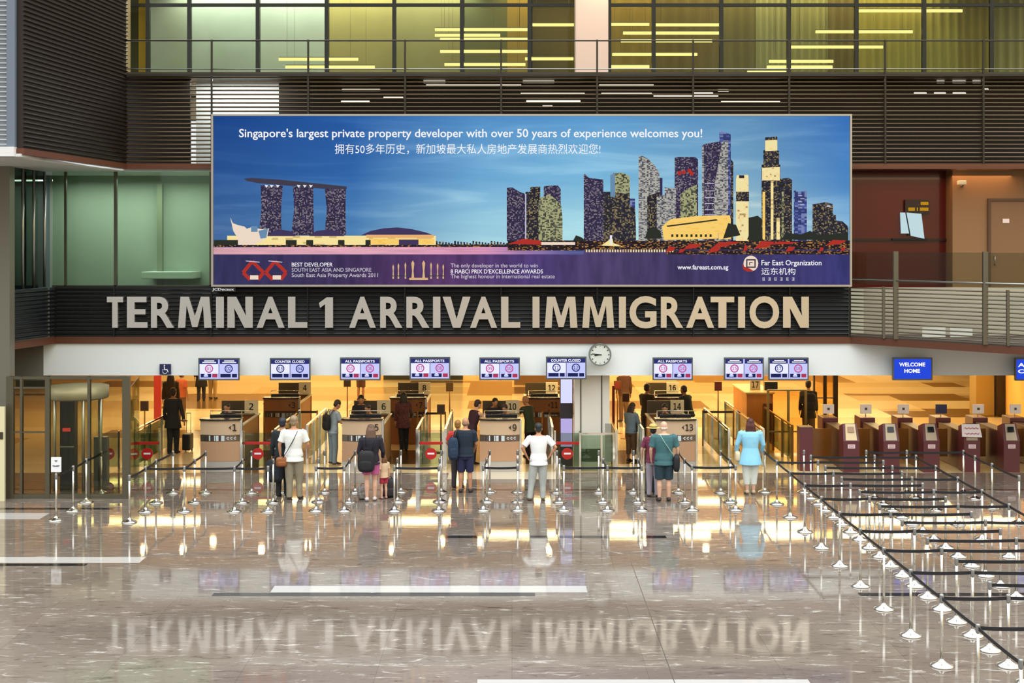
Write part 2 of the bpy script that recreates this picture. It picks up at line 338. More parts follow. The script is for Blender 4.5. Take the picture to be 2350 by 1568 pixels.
# ---- upper screen and gallery
Z_S0, Z_S1 = WZ(375, D0), WZ(174, D0)
XL, XR = WX(290, D0), 15.0
us = thing('louvre_screen', 'wide bronze louvre screen across the front behind the billboard', 'louvre screen')
slats((XL, D0), (XR, D0), Z_S0, Z_S1, 21, .045, .44).build('slats', M_BRONZE, us)
posts([(WX(px, D0), D0-.05) for px in (487, 708, 930, 1150, 1370, 1590, 1810, 2030, 2255)], Z_S0, WZ(92, D0), .045, 'post', mat('dark_post', (58, 52, 42), .4, .5), us)
rr = MB(); rr.tube([(XL, D0-.05, WZ(94, D0)), (XR, D0-.05, WZ(94, D0))], .02, 8); rr.build('handrail', mat('dark_post', (58, 52, 42), .4, .5), us)
rr = MB(); rr.tube([(XL, D0-.05, WZ(159, D0)), (XR, D0-.05, WZ(159, D0))], .014, 8); rr.build('lower_rail', M_STEEL, us)
MB().box(XL, XR, D0-.09, D0-.0, WZ(176, D0), WZ(171, D0)).build('top_rail', mat('dark_post', (58, 52, 42), .4, .5), us)
struct(MB().box(XL-.1, XR, D0-.04, D0+.6, WZ(388, D0), Z_S0-.005).build('trim_5', M_BROWN), 'brown edge beam below the louvre screen')
# what shows between the louvres
dB = 32.7
struct(MB().box(WX(640, dB), XR, dB, dB+.1, 7.6, 9.9).build('wall_back', M_BRBACK), 'dark wall behind the louvre screen')
struct(MB().box(WX(450, dB), WX(640, dB), dB, dB+.1, 7.6, 9.9).build('wall_back', mat('pale_backing', (226, 232, 226), .6)), 'white wall behind the louvre screen')
struct(MB().box(XL-.3, WX(450, dB), dB-.6, dB-.5, 7.6, 9.9).build('wall_back', M_BRBACK), 'dark wall behind the louvre screen')
area('soffit_lamp', (WX(550, dB), 32.1, 9.86), (2.2, .4), FILL_LAMPS['screen']*3.4, (235, 240, 240))  # unseen fill lamps added to light the wall behind the louvres
area('soffit_lamp', (9.5, 32.1, 9.86), (9, .4), FILL_LAMPS['screen']*1.2, (255, 220, 160))
area('soffit_lamp', (0, 32.1, 9.86), (9, .4), FILL_LAMPS['screen']*.7, (255, 226, 190))
struct(MB().box(XL-.3, XR, D0+.1, 36, 9.9, 10.0).build('floor', mat('gallery_floor', (70, 62, 48), .6)), 'upper gallery floor')
M_TUBE = emis('tube_glow', (255, 244, 205), 1.5)
TUBES = []
def light_bar(x0, x1, py, d, label, group, m, r=.022, back=0, hang=0):
    xa, xb, z = WX(x0, d), WX(x1, d), WZ(py, d)
    t = thing('tube_light', label, 'tube light', ((xa+xb)/2, d, z), 0, group)  # also serves for the lamp reflections in the gallery glass
    w = (xb-xa)/2
    b = MB(); b.tube([(-w, 0, 0), (w, 0, 0)], r, 8); b.build('tube', m, t)
    h = MB(); h.box(-w, w, .02, .05, r*.4, r*1.6)
    if back: h.box(-.015, .015, .05, back, r*.6, r*1.2)
    h.build('housing', M_GREYM, t)
    if hang:
        for s in (-.8, .8): h = MB(); h.tube([(s*w, .035, r), (s*w, .035, hang-z)], .004, 5); h.build('suspension_wire', M_GREYM, t)  # added wires that hold up the reflection tubes
for i, (x0, x1, py) in enumerate([(972, 1022, 188), (978, 1196, 197), (785, 872, 207), (1200, 1272, 188), (1375, 1500, 197), (1380, 1496, 216), (1195, 1342, 216), (1590, 1636, 215),
        (1500, 1648, 219), (1208, 1332, 233), (1655, 1790, 235), (1648, 1672, 208), (2150, 2167, 188), (2186, 2216, 188), (2232, 2250, 188), (2098, 2126, 215), (2144, 2170, 215),
        (2187, 2216, 215), (783, 848, 234), (1728, 1812, 180), (2258, 2268, 206), (880, 925, 225), (1245, 1268, 245)]):
    light_bar(x0, x1, py, 32.35, 'small white lamp glowing between the louvres of the front screen', 'lamps behind the louvre screen', emis('lamp_white', (255, 250, 232), 1.25), .03, back=.36)

# curtain wall of the upper gallery
DW = 36.0
edges = [285, 340, 435, 592, 750, 905, 1060, 1215, 1322, 1398, 1500, 1655, 1810, 1965, 2120, 2275, 2430]
Z_W0, Z_W1, Z_TS = 10.0, 13.4, WZ(12, DW)
M_MULL = mat('black_mullion', (38, 38, 30), .4, .3); M_WGL = glass('gallery_glass', (236, 240, 226), .05)
n = 0
for a, b in zip(edges, edges[1:]):
    xa, xb = WX(a, DW), WX(b, DW)
    if a == 1322: continue
    n += 1; w = struct(empty('window_%d' % n, ((xa+xb)/2, DW, Z_W0)), 'tall gallery window bay'); h = (xb-xa)/2
    f = MB(); f.box(-h-.055, -h+.055, -.06, .06, 0, Z_W1-Z_W0); f.box(-h, h, -.05, .05, Z_TS-Z_W0-.045, Z_TS-Z_W0+.045); f.box(-h, h, -.05, .05, 0, .12); f.box(-h, h, -.05, .05, Z_W1-Z_W0-.1, Z_W1-Z_W0)
    f.build('frame', M_MULL, w); MB().box(-h+.05, h-.05, -.008, .008, .1, Z_W1-Z_W0-.1).build('pane', M_WGL, w)
struct(MB().box(XL-6, 18, 42, 42.2, 9.8, 13.6).build('wall_back', mat('olive_wall', (118, 112, 74), .7)), 'back wall of the upper gallery')
struct(MB().box(XL-6, 18, DW-.3, 42.2, 13.4, 13.6).build('ceiling', mat('gallery_ceiling', (150, 148, 130), .7)), 'upper gallery ceiling')
struct(MB().box(XL-6, 18, 36, 42.2, 9.8, 10.0).build('floor', mat('gallery_floor', (70, 62, 48), .6)), 'floor inside the upper gallery')
struct(MB().box(WX(252, 35), WX(292, 35), 35.0, 35.3, 10, 13.4).build('wall_left', mat('stone_buff', (170, 148, 104), .6)), 'buff wall end beside the windows')
struct(MB().box(WX(318, 36.3), WX(338, 36.3), 36.3, 36.5, 10, 13.4).build('column', mat('amber_panel', (214, 164, 60), .6)), 'amber pillar behind the end window')
# blinds and curtains hanging behind the glass
def curtain(x0, x1, d, col, label, folds=0, z1=13.2, z0=10.05, seed=0):
    xa, xb = WX(x0, d), WX(x1, d); mb = MB(); k = max(2, folds*8)
    if folds:
        rnd = random.Random(seed); ph = 0; pts = []
        for i in range(k+1):
            ph += rnd.uniform(.5, 1.1); pts.append((xa+(xb-xa)*i/k, .05*math.sin(ph)))
        v = [(x, y, z) for z in (z0, z1) for x, y in pts]+[(x, y+.012, z) for z in (z0, z1) for x, y in pts]
        m = k+1; mb.add(v, [(i, i+1, m+i+1, m+i) for i in range(k)]+[(2*m+i, 3*m+i, 3*m+i+1, 2*m+i+1) for i in range(k)], 0, True)
    else: mb.box(xa, xb, -.01, .01, z0, z1)
    o = mb.build('window_curtain' if folds else 'roller_blind', mat('fabric_%d_%d_%d' % col, col, .8, vary=.10, vscale=.9), None, (0, d, 0))
    return tag(o, label, 'curtain' if folds else 'blind', 'curtains of the upper gallery' if folds else 'blinds of the upper gallery')
db = 37.4
curtain(345, 432, db, (178, 186, 172), 'pale green blind in the second gallery window')
curtain(440, 590, db, (198, 210, 206), 'pale blind in the third gallery window')
curtain(598, 745, db, (204, 214, 208), 'pale blind in the fourth gallery window')
curtain(756, 902, db, (184, 168, 104), 'tan blind in the fifth gallery window')
curtain(910, 1056, db, (168, 158, 104), 'olive blind in the sixth gallery window')
curtain(1066, 1164, db, (112, 112, 70), 'dark olive blind in the seventh gallery window')
curtain(1164, 1212, db, (176, 146, 66), 'ochre blind strip in the seventh gallery window')
curtain(1222, 1318, db+.5, (104, 92, 52), 'brown blind beside the gallery column', 0)
curtain(1402, 1498, db, (150, 126, 52), 'ochre curtain beside the gallery column', 3, seed=1)
curtain(1505, 1652, db, (118, 102, 52), 'brown curtain in the second bay past the gallery column', 5, seed=2)
curtain(1660, 1735, db, (120, 112, 66), 'dull olive curtain in the third bay past the column', 3, seed=3)
curtain(1735, 1806, db, (176, 176, 136), 'pale folded curtain in the third bay past the column', 5, seed=4)
curtain(1816, 1900, db, (170, 168, 124), 'pale folded curtain in the fourth bay past the column', 5, seed=5)
curtain(1900, 1962, db, (130, 116, 76), 'shadowy folded curtain in the fourth bay past the column', 3, seed=6)
curtain(1970, 2118, db, (184, 174, 100), 'yellow folded curtain in the fifth bay past the column', 8, seed=7)
curtain(2125, 2200, db, (178, 168, 92), 'yellow folded curtain in the sixth bay past the column', 4, seed=8)
curtain(2200, 2272, db, (160, 142, 70), 'dull gold curtain in the sixth bay past the column', 4, seed=9)
curtain(2280, 2420, db, (158, 150, 104), 'pale olive curtain in the end gallery bay', 6, seed=10)
MT = emis('tube_yellow', (255, 238, 160), 1.5); seen_ = {}; BAYS = [(a+b)/2 for a, b in zip(edges[1:], edges[2:])]; NUMW = 'zero one two three four five six seven eight nine ten eleven twelve thirteen fourteen fifteen sixteen'.split()  # hall lamp reflections in the gallery glass, built as glowing tubes
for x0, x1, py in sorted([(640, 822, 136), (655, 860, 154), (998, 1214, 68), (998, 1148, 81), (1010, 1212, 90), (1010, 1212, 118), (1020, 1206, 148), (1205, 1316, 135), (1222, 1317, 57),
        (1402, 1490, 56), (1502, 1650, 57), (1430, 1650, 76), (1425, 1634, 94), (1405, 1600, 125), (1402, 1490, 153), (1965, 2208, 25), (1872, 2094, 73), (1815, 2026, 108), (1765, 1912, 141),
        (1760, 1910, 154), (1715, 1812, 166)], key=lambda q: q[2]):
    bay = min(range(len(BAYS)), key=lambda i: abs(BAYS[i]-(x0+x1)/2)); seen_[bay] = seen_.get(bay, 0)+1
    light_bar(x0, x1, py, 36.8, 'yellow tube light, %s from the top in gallery window %s past the amber pillar' % (NUMW[seen_[bay]], NUMW[bay+1]), 'tube lights of the upper gallery', MT, .045, hang=13.4)

# round column from the hall floor to the gallery
M_COL = mat('column_white', (226, 220, 206), .5)
c = MB(); x0, x1 = WX(1318, 32.0), WX(1398, 32.0); c.box(x0, x1, 31.85, 32.5, 0, 3.2)
for px in (1333, 1381): c.box(WX(px, 31.85)-.012, WX(px, 31.85)+.012, 31.835, 31.85, 0, 3.2, 1)
struct(c.build('column', [M_COL, mat('seam_dark', (60, 52, 40), .6)]), 'white square column between the desks')
struct(MB().box(WX(1322, 33.4), WX(1396, 33.4), 33.4, 34.2, 9.9, 13.4).build('column', mat('column_rose', (226, 196, 176), .5)), 'pale column before the gallery windows')
area('column_lamp', (WX(1385, 33), 33.0, 13.2), (.3, .3), 26, (255, 236, 190))  # unseen area lamp that fills the gallery column

# ---- left: louvred side wall, soffit, green mezzanine glass
PN, PF = (-10.22, 26.4), (XL, D0)
ls = thing('louvre_screen', 'tall brown louvred screen running out from the front wall over the green glass', 'louvre screen')
slats(PN, PF, Z_S0, 12.4, 48, .05, .42).build('slats', mat('umber_slat_metal', (62, 50, 40), .3, .6), ls)
struct(MB().slab([PN, PF, (PF[0]-.12, PF[1]), (PN[0]-.12, PN[1])], Z_S0-.01, 12.6).build('wall_left', mat('louvre_backing', (36, 25, 20), .7)), 'backing of the side louvres')
struct(MB().slab([(PN[0]+.03, PN[1]-.02), (PF[0]+.03, PF[1]), (PF[0]-.15, PF[1]), (PN[0]-.15, PN[1]-.02)], WZ(388, D0), Z_S0-.01).build('trim_6', M_BROWN), 'brown edge beam below the side louvres')
struct(MB().box(-15, PN[0]-.01, 26.3, 31.7, 7.52, 7.58).build('ceiling', mat('soffit_white', (214, 216, 214), .5)), 'pale soffit above the green glass')
struct(MB().slab([(PN[0]-.12, PN[1]), (PF[0]-.1, PF[1]+.2), (-14, 31.7), (-14, 26.4)], 7.50, 7.53).build('ceiling', mat('soffit_white', (214, 216, 214), .5)), 'pale soffit above the green glass')
struct(MB().box(-15, PN[0]-.13, 26.25, 26.4, 7.52, 7.72).build('trim_7', mat('fascia_white', (226, 224, 222), .5)), 'white fascia below the venetian louvres')
vb = thing('louvre_screen', 'white horizontal louvres at the near corner of the brown screen', 'louvre screen')
slats((-15, 26.35), (PN[0]-.25, 26.35), 7.72, 12.4, 47, .04, .5).build('slats', mat('grey_slat', (150, 154, 160), .35, .3), vb)
MB().box(-15, PN[0]-.13, 26.42, 26.46, 7.72, 12.4).build('backing', mat('pale_sheet', (206, 216, 222), .6), vb)
MB().box(PN[0]-.30, PN[0]-.13, 26.30, 26.42, 7.72, 12.4).build('post', mat('post_bluegrey', (110, 120, 134), .4), vb)
M_GGL = glass('green_glass', (226, 238, 224), .06)
gx = [WX(p, D0) for p in (120, 150, 265, 487)]
w = struct(empty('window_20', (0, D0, Z_SG)), 'green mezzanine glass beside the billboard')
f = MB()
for p, q in ((150, .05), (265, .07), (484, .07)): f.box(WX(p, D0)-q/2, WX(p, D0)+q/2, -.02, .06, 0, 7.50-Z_SG)
f.box(gx[0], gx[3], -.02, .05, -.02, .05); f.build('frame', mat('green_brown_frame', (72, 70, 52), .4, .2), w)
MB().box(gx[0], gx[3], .01, .03, .05, 7.50-Z_SG).build('pane', M_GGL, w)
struct(MB().box(-15, WX(487, 34), 34.0, 34.2, Z_TR, 7.55).build('wall_left', mat('green_wall', (172, 182, 170), .7)), 'pale green wall inside the mezzanine')
struct(MB().box(-15, WX(487, 34)+1.0, 31.6, 34.2, 7.53, 7.6).build('ceiling', mat('soffit_white', (214, 216, 214), .5)), 'mezzanine ceiling')
struct(MB().box(WX(360, 33.7), WX(372, 33.7), 33.7, 33.85, Z_TR, 7.3).build('column', mat('grey_green_post', (132, 138, 116), .6)), 'thin pillar behind the green glass')
struct(MB().box(WX(487, D0)-.02, WX(487, D0)+.12, D0+.05, 34, Z_TR, 7.55).build('wall_right', mat('green_wall', (172, 182, 170), .7)), 'partition behind the billboard')
o = MB().bbox(WX(325, 33), WX(440, 33), 32.95, 34.0, WZ(635, 33)-.06, WZ(624, 33), .02).build('window_ledge', mat('ledge_white', (236, 246, 240), .4)); tag(o, 'pale ledge behind the green mezzanine glass', 'ledge')
w = struct(empty('window_21', (0, 0, Z_SG)), 'blue-grey mezzanine glass turning towards the viewer'); f = MB()
for q in (.0, .33, .66, 1.0):
    x, y = LB[0]+(LA[0]-.3-LB[0])*q, LB[1]+(D0-LB[1])*q; f.tube([(x, y, 0), (x, y, 7.5-Z_SG)], .035, 8)  # steel tubes added for the vertical reflections in this glass
f.build('frame', M_STEEL, w); g = MB(); g.slab([LB, (LA[0]-.3, D0), (LA[0]-.3, D0+.02), (LB[0], LB[1]+.02)], 0, 7.5-Z_SG); g.build('pane', glass('blue_glass', (150, 176, 178), .09), w)  # frame holds the tubes added for the reflections
struct(MB().box(-15, -12.4, 29.2, 33.9, Z_TR, 7.5).build('wall_left', mat('slate_wall', (84, 100, 104), .5)), 'slate wall inside the mezzanine')
struct(MB().box(-15, WX(26, 29.3), 29.2, 29.5, 0, 7.5).build('wall_left', mat('taupe_panel', (112, 108, 94), .4)), 'taupe wall panel at the hall edge')

# ---- right: mezzanine recess
struct(MB().box(WX(1925, 32.9), WX(2200, 32.9), 32.9, 33.1, Z_TR, 7.6).build('wall_right', mat('maroon_gloss', (92, 28, 20), .15)), 'glossy maroon wall of the mezzanine recess')
struct(MB().box(WX(1955, 32.85), WX(2190, 32.85), 32.85, 32.9, WZ(553, 32.85), WZ(548, 32.85)).build('trim_8', mat('maroon_dark', (40, 18, 14), .3)), 'dark rail across the maroon wall')
bw = MB(); bx = WX(2186, 32.4); bw.box(bx, 15, 32.4, 32.7, Z_TR, 7.66); bw.box(bx, bx+.25, 32.7, 32.9, Z_TR, 7.6)
struct(bw.build('wall_right', mat('tan_wall', (150, 108, 68), .6)), 'tan wall of the mezzanine')
struct(MB().box(WX(1940, D0), 15, D0+.2, 35.2, 7.6, 7.68).build('ceiling', mat('recess_ceiling', (70, 54, 38), .7)), 'ceiling of the mezzanine recess')
dr = struct(empty('door_1', (0, 32.4, Z_TR)), 'tan service door in the mezzanine wall')
xa, xb = WX(2272, 32.4), WX(2400, 32.4); zt = WZ(462, 32.4)-Z_TR
MB().box(xa, xb, -.03, .02, 0, zt).build('panel', mat('tan_door', (138, 98, 62), .5), dr)
f = MB(); f.box(xa-.07, xa, -.06, .02, 0, zt+.07); f.box(xa, xb, -.06, .02, zt, zt+.07); f.build('frame', mat('tan_frame', (92, 62, 38), .5), dr)
h = MB(); h.tube([(xa+.1, -.08, 1.75), (xa+.1, -.08, 2.0)], .012, 8); h.box(xa+.09, xa+.11, -.08, -.03, 1.76, 1.78); h.box(xa+.09, xa+.11, -.08, -.03, 1.97, 1.99); h.build('handle', M_STEEL, dr)
o = MB().box(WX(2303, 32.3), WX(2318, 32.3), 32.35, 32.37, WZ(512, 32.3), WZ(502, 32.3)).build('door_notice', mat('paper_pink', (250, 226, 216), .6)); tag(o, 'small white notice fixed to the tan service door', 'notice')
cc = thing('security_camera', 'small cream security camera on the tan mezzanine wall', 'camera', (WX(2208, 32.2), 32.4, WZ(420, 32.2)))
b = MB(); b.bbox(-.11, .08, -.3, -.12, -.05, .06, .02); b.build('housing', mat('cream_plastic', (238, 226, 196), .4), cc)
b = MB(); b.tube([(.06, -.15, -.05), (.06, -.02, -.08)], .02, 8); b.lathe([(.0, -.0), (.045, 0), (.045, .01), (0, .01)], (.06, -.02, -.085)); b.build('bracket', M_GREYM, cc)
ds = thing('display_screen', 'tilted pale lit screen glowing before the maroon wall', 'screen', (WX(2092, 32.8), 32.8, WZ(550, 32.8)))  # bright reflection in the glossy wall, built as a glowing panel
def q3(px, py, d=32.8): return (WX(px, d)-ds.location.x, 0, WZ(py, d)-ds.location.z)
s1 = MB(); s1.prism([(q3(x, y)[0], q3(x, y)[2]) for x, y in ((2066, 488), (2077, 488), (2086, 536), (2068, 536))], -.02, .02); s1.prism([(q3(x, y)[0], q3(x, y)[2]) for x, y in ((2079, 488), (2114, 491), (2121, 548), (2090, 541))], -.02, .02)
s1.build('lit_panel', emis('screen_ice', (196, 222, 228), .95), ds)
s1 = MB(); s1.bar(q3(2078, 487), q3(2088, 541), .03, .05); s1.box(-.5, .4, -.015, .05, -.02, .03); s1.build('frame', M_BACK, ds)  # dark edges added to the reflection patch
ys = thing('lit_sign', 'small yellow lit direction sign above the pale screen', 'sign', (WX(2104, 32.8), 32.8, WZ(476, 32.8)))
b = MB(); b.box(-.3, .32, .0, .06, -.17, .2); b.build('board', mat('maroon_dark', (40, 18, 14), .3), ys)
b = MB()
for x, z, wd in ((.1, .06, .2), (-.22, -.09, .17), (.0, -.09, .03), (.08, -.09, .22)): b.box(x, x+wd, -.006, 0, z, z+.085)
b.build('lettering', emis('sign_amber', (206, 150, 30), .8), ys)
# railing of the mezzanine swing
rl = thing('slatted_balustrade', 'steel and glass balustrade with horizontal louvres on the mezzanine past the billboard', 'balustrade')
e0, e1, e2 = Vector(RA), Vector(RB), Vector(RC)
mb = slats((RA[0], RA[1]), (RB[0], RB[1]), Z_TR+.03, 4.66, 13, .03, .36); slats((RB[0], RB[1]), (RC[0], RC[1]), Z_TR+.03, 4.66, 13, .03, .36, mb=mb); mb.build('slats', mat('grey_brown_slat', (96, 86, 72), .35, .6), rl)
def along(f): return tuple(e0+(e1-e0)*f)
for px in (1949, 2027, 2055, 2260, 2312):
    # the point of the edge seen in column px
    tx = (px-CX)/F0; dd = e1-e0; f = (tx*e0.y-e0.x)/(dd.x-tx*dd.y); x, y = along(f)
    tall = px in (2055, 2260); MB().box(x-.03-.025*tall, x+.03+.025*tall, y-.06, y+.02, Z_TR, 5.52 if tall else 4.66).build('post', mat('post_steel', (112, 108, 96), .3, .7), rl)
b = MB(); b.tube([(RA[0], RA[1]-.05, 4.82), (RB[0], RB[1]-.05, 4.80), (RC[0], RC[1]-.05, 4.78)], .022, 8); b.build('handrail', M_STEEL, rl)
b = MB(); b.slab([RA, RB, (RB[0], RB[1]+.015), (RA[0], RA[1]+.015)], 4.7, 5.5); b.slab([RB, RC, (RC[0], RC[1]+.015), (RB[0], RB[1]+.015)], 4.7, 5.5); b.build('glass_panel', glass('clear_glass', (226, 232, 224), .05), rl)
# bright bits behind the louvres, set as emissive panels; pale low wall
struct(MB().box(WX(1945, 32), 14, 31.9, 32.0, Z_TR, 4.6).build('wall_right', mat('cream_low', (178, 168, 146), .6)), 'pale low wall behind the mezzanine louvres')
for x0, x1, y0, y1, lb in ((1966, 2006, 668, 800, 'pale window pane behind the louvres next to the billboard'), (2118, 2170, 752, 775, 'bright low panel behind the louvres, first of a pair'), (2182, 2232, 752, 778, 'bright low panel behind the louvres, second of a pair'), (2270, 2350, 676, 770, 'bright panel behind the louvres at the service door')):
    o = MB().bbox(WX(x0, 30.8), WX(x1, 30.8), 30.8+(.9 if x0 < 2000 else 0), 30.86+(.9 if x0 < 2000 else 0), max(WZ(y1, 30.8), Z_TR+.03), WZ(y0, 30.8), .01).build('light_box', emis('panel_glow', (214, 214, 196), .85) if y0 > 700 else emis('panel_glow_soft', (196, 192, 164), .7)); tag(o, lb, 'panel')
# ================================================================== BILLBOARD
DBB = 31.05
KB = DBB/F0
bb = thing('billboard', 'wide backlit billboard with a city skyline at dusk', 'billboard', (0, DBB, WZ(658, DBB)))
BZ = bb.location.z
def bp(px, py): return ((px-CX)*KB, EYE-(py-HY)*KB-BZ)
x0, zt = bp(485, 262); x1, zb = bp(1955, 658)
f = MB(); t_ = .045
f.box(x0, x1, -.02, .2, zb, zb+t_); f.box(x0, x1, -.02, .2, zt-t_, zt); f.box(x0, x0+t_, -.02, .2, zb+t_, zt-t_); f.box(x1-t_, x1, -.02, .2, zb+t_, zt-t_)
f.build('frame', mat('billboard_steel', (186, 178, 164), .3, .6), bb)
MB().box(x0+.02, x1-.02, .08, .26, zb+.02, zt-.02).build('box', M_GREYM, bb)
b = MB(); b.box(x0+.3, x1-.3, .26, .42, zb+.1, zb+.2); b.box(x0+.3, x1-.3, .26, .42, zt-.3, zt-.2); b.build('mounting_frame', M_GREYM, bb)
def sky_mat():
    m = bpy.data.materials.new('print_sky'); m.use_nodes = True; t = m.node_tree; t.nodes.clear()
    o = N(t, 'ShaderNodeOutputMaterial'); e = N(t, 'ShaderNodeEmission'); tc = N(t, 'ShaderNodeTexCoord'); s = N(t, 'ShaderNodeSeparateXYZ')
    t.links.new(tc.outputs['Generated'], s.inputs[0])
    h = ramp(t, s.outputs['X'], [(0, lin((38, 78, 142))), (.22, lin((46, 98, 166))), (.42, lin((98, 158, 206))), (.6, lin((110, 172, 214))), (.85, lin((108, 156, 192))), (1, lin((66, 124, 190)))])
    v = ramp(t, s.outputs['Z'], [(.2, (3.4, 2.0, 1.25)), (.38, (2.6, 1.75, 1.2)), (.62, (1.35, 1.2, 1.08)), (1, (.72, .80, .92))])
    mp = N(t, 'ShaderNodeMapping'); mp.inputs['Scale'].default_value = (2.2, 1, 5.5); t.links.new(tc.outputs['Generated'], mp.inputs[0])
    n = N(t, 'ShaderNodeTexNoise'); n.inputs['Scale'].default_value = 1.6; n.inputs['Detail'].default_value = 6; n.inputs['Distortion'].default_value = .8; t.links.new(mp.outputs[0], n.inputs['Vector'])
    c = ramp(t, n.outputs[0], [(.35, (.88, .92, .95)), (.52, (1.0, 1.0, 1.0)), (.72, (1.7, 1.35, 1.16))])
    a = N(t, 'ShaderNodeMixRGB', blend_type='MULTIPLY'); a.inputs[0].default_value = 1; t.links.new(h.outputs[0], a.inputs[1]); t.links.new(v.outputs[0], a.inputs[2])
    b = N(t, 'ShaderNodeMixRGB', blend_type='MULTIPLY'); b.inputs[0].default_value = 1; t.links.new(a.outputs[0], b.inputs[1]); t.links.new(c.outputs[0], b.inputs[2])
    t.links.new(b.outputs[0], e.inputs[0]); t.links.new(e.outputs[0], o.inputs[0]); return m
def window_mat(name, dark, lit, frac, sx=.03, sz=.026, alt=None, band=0):
    """printed tower: dark face with a sprinkle of lit windows"""
    m = bpy.data.materials.new(name); m.use_nodes = True; t = m.node_tree; t.nodes.clear()
    o = N(t, 'ShaderNodeOutputMaterial'); e = N(t, 'ShaderNodeEmission'); tc = N(t, 'ShaderNodeTexCoord')
    sn = N(t, 'ShaderNodeVectorMath', operation='SNAP'); sn.inputs[1].default_value = (sx, 10, sz); t.links.new(tc.outputs['Object'], sn.inputs[0])
    wn = N(t, 'ShaderNodeTexWhiteNoise'); t.links.new(sn.outputs[0], wn.inputs['Vector'])
    n = N(t, 'ShaderNodeTexNoise'); n.inputs['Scale'].default_value = 1.4; n.inputs['Detail'].default_value = 2; t.links.new(tc.outputs['Object'], n.inputs['Vector'])
    ad = N(t, 'ShaderNodeMath', operation='ADD'); ml = N(t, 'ShaderNodeMath', operation='MULTIPLY'); ml.inputs[1].default_value = .5
    t.links.new(n.outputs[0], ml.inputs[0]); t.links.new(wn.outputs[0], ad.inputs[0]); t.links.new(ml.outputs[0], ad.inputs[1])
    lim = 1.25-frac; d2 = tuple(min(255, v*1.35+8) for v in dark)
    r = ramp(t, ad.outputs[0], [(0, lin(dark)), (max(0, lim/1.5-.14), lin(d2)), (lim/1.5, lin(lit)), (.98, lin(alt or lit))], 'CONSTANT')
    dv = N(t, 'ShaderNodeMath', operation='DIVIDE'); dv.inputs[1].default_value = 1.5; t.links.new(ad.outputs[0], dv.inputs[0]); t.links.new(dv.outputs[0], r.inputs[0])
    t.links.new(r.outputs[0], e.inputs[0]); t.links.new(e.outputs[0], o.inputs[0]); return m
PM = []                                               # slots of the print
PI = {}
def slot(key, m):
    PI[key] = len(PM); PM.append(m)
slot('sky', sky_mat())
slot('pur', window_mat('print_purple', (50, 44, 68), (128, 118, 126), .22, alt=(214, 200, 176)))
slot('grn', window_mat('print_greenlit', (66, 68, 56), (164, 164, 122), .55, .035, .03, (236, 232, 190)))
slot('lit', window_mat('print_silver', (80, 80, 88), (176, 174, 164), .55, .04, .022, (244, 240, 214)))
slot('drk', window_mat('print_dark', (42, 40, 48), (132, 118, 84), .22, .032, .028, (250, 226, 150)))
slot('blu', window_mat('print_blue', (54, 62, 112), (120, 130, 176), .3, .08, .04))
slot('gold', window_mat('print_gold', (176, 138, 60), (248, 206, 110), .9, .1, .03, (255, 230, 150)))
slot('beige', window_mat('print_beige', (176, 150, 104), (240, 224, 164), .75, .05, .045, (255, 246, 200)))
slot('cream', window_mat('print_cream', (150, 128, 84), (246, 226, 156), .85, .18, .05, (255, 240, 190)))
slot('base', window_mat('print_quay', (40, 32, 36), (170, 120, 62), .2, .04, .02, (250, 214, 120)))
slot('red', emis('print_red', (176, 52, 44), 1)); slot('white', emis('print_white', (232, 232, 238), 1))
slot('deck', emis('print_deck', (66, 62, 78), 1)); slot('navy', emis('print_navy', (52, 50, 86), 1)); slot('pale', emis('print_pale', (236, 216, 196), 1))
slot('glassb', emis('print_glassblue', (104, 140, 172), 1)); slot('dome', emis('print_dome', (66, 56, 92), 1)); slot('orange', emis('print_orange', (232, 176, 112), 1))
slot('line', emis('print_line', (186, 186, 206), 1)); slot('brass', emis('print_brass', (214, 178, 130), 1)); slot('tree', emis('print_tree', (46, 50, 42), 1))
def strip_mat(name, stops, vs=None):
    m = bpy.data.materials.new(name); m.use_nodes = True; t = m.node_tree; t.nodes.clear()
    o = N(t, 'ShaderNodeOutputMaterial'); e = N(t, 'ShaderNodeEmission'); tc = N(t, 'ShaderNodeTexCoord'); s = N(t, 'ShaderNodeSeparateXYZ'); t.links.new(tc.outputs['Object'], s.inputs[0])
    mr = N(t, 'ShaderNodeMapRange'); mr.inputs[1].default_value = x0; mr.inputs[2].default_value = x1; t.links.new(s.outputs['X'], mr.inputs[0])
    r = ramp(t, mr.outputs[0], [(p, lin(c)) for p, c in stops])
    mp = N(t, 'ShaderNodeMapping'); mp.inputs['Scale'].default_value = vs or (.6, 1, 14); t.links.new(tc.outputs['Object'], mp.inputs[0])
    n = N(t, 'ShaderNodeTexNoise'); n.inputs['Scale'].default_value = 2; n.inputs['Detail'].default_value = 3; t.links.new(mp.outputs[0], n.inputs['Vector'])
    c = ramp(t, n.outputs[0], [(.3, (.78, .78, .8)), (.7, (1.2, 1.16, 1.2))]); a = N(t, 'ShaderNodeMixRGB', blend_type='MULTIPLY'); a.inputs[0].default_value = 1
    t.links.new(r.outputs[0], a.inputs[1]); t.links.new(c.outputs[0], a.inputs[2]); t.links.new(a.outputs[0], e.inputs[0]); t.links.new(e.outputs[0], o.inputs[0]); return m
slot('trail', strip_mat('print_lighttrail', [(0, (214, 164, 170)), (.25, (226, 170, 186)), (.42, (216, 150, 180)), (.5, (150, 120, 170)), (.56, (90, 96, 150)), (1, (56, 50, 84))], (.5, 1, 22)))
slot('water', strip_mat('print_water', [(0, (54, 54, 92)), (.2, (64, 52, 88)), (.36, (88, 58, 102)), (.5, (78, 62, 116)), (.62, (78, 66, 104)), (.75, (66, 58, 96)), (1, (60, 60, 116))], (2.5, 1, .5)))
pr_ = MB(); LAY = [0]
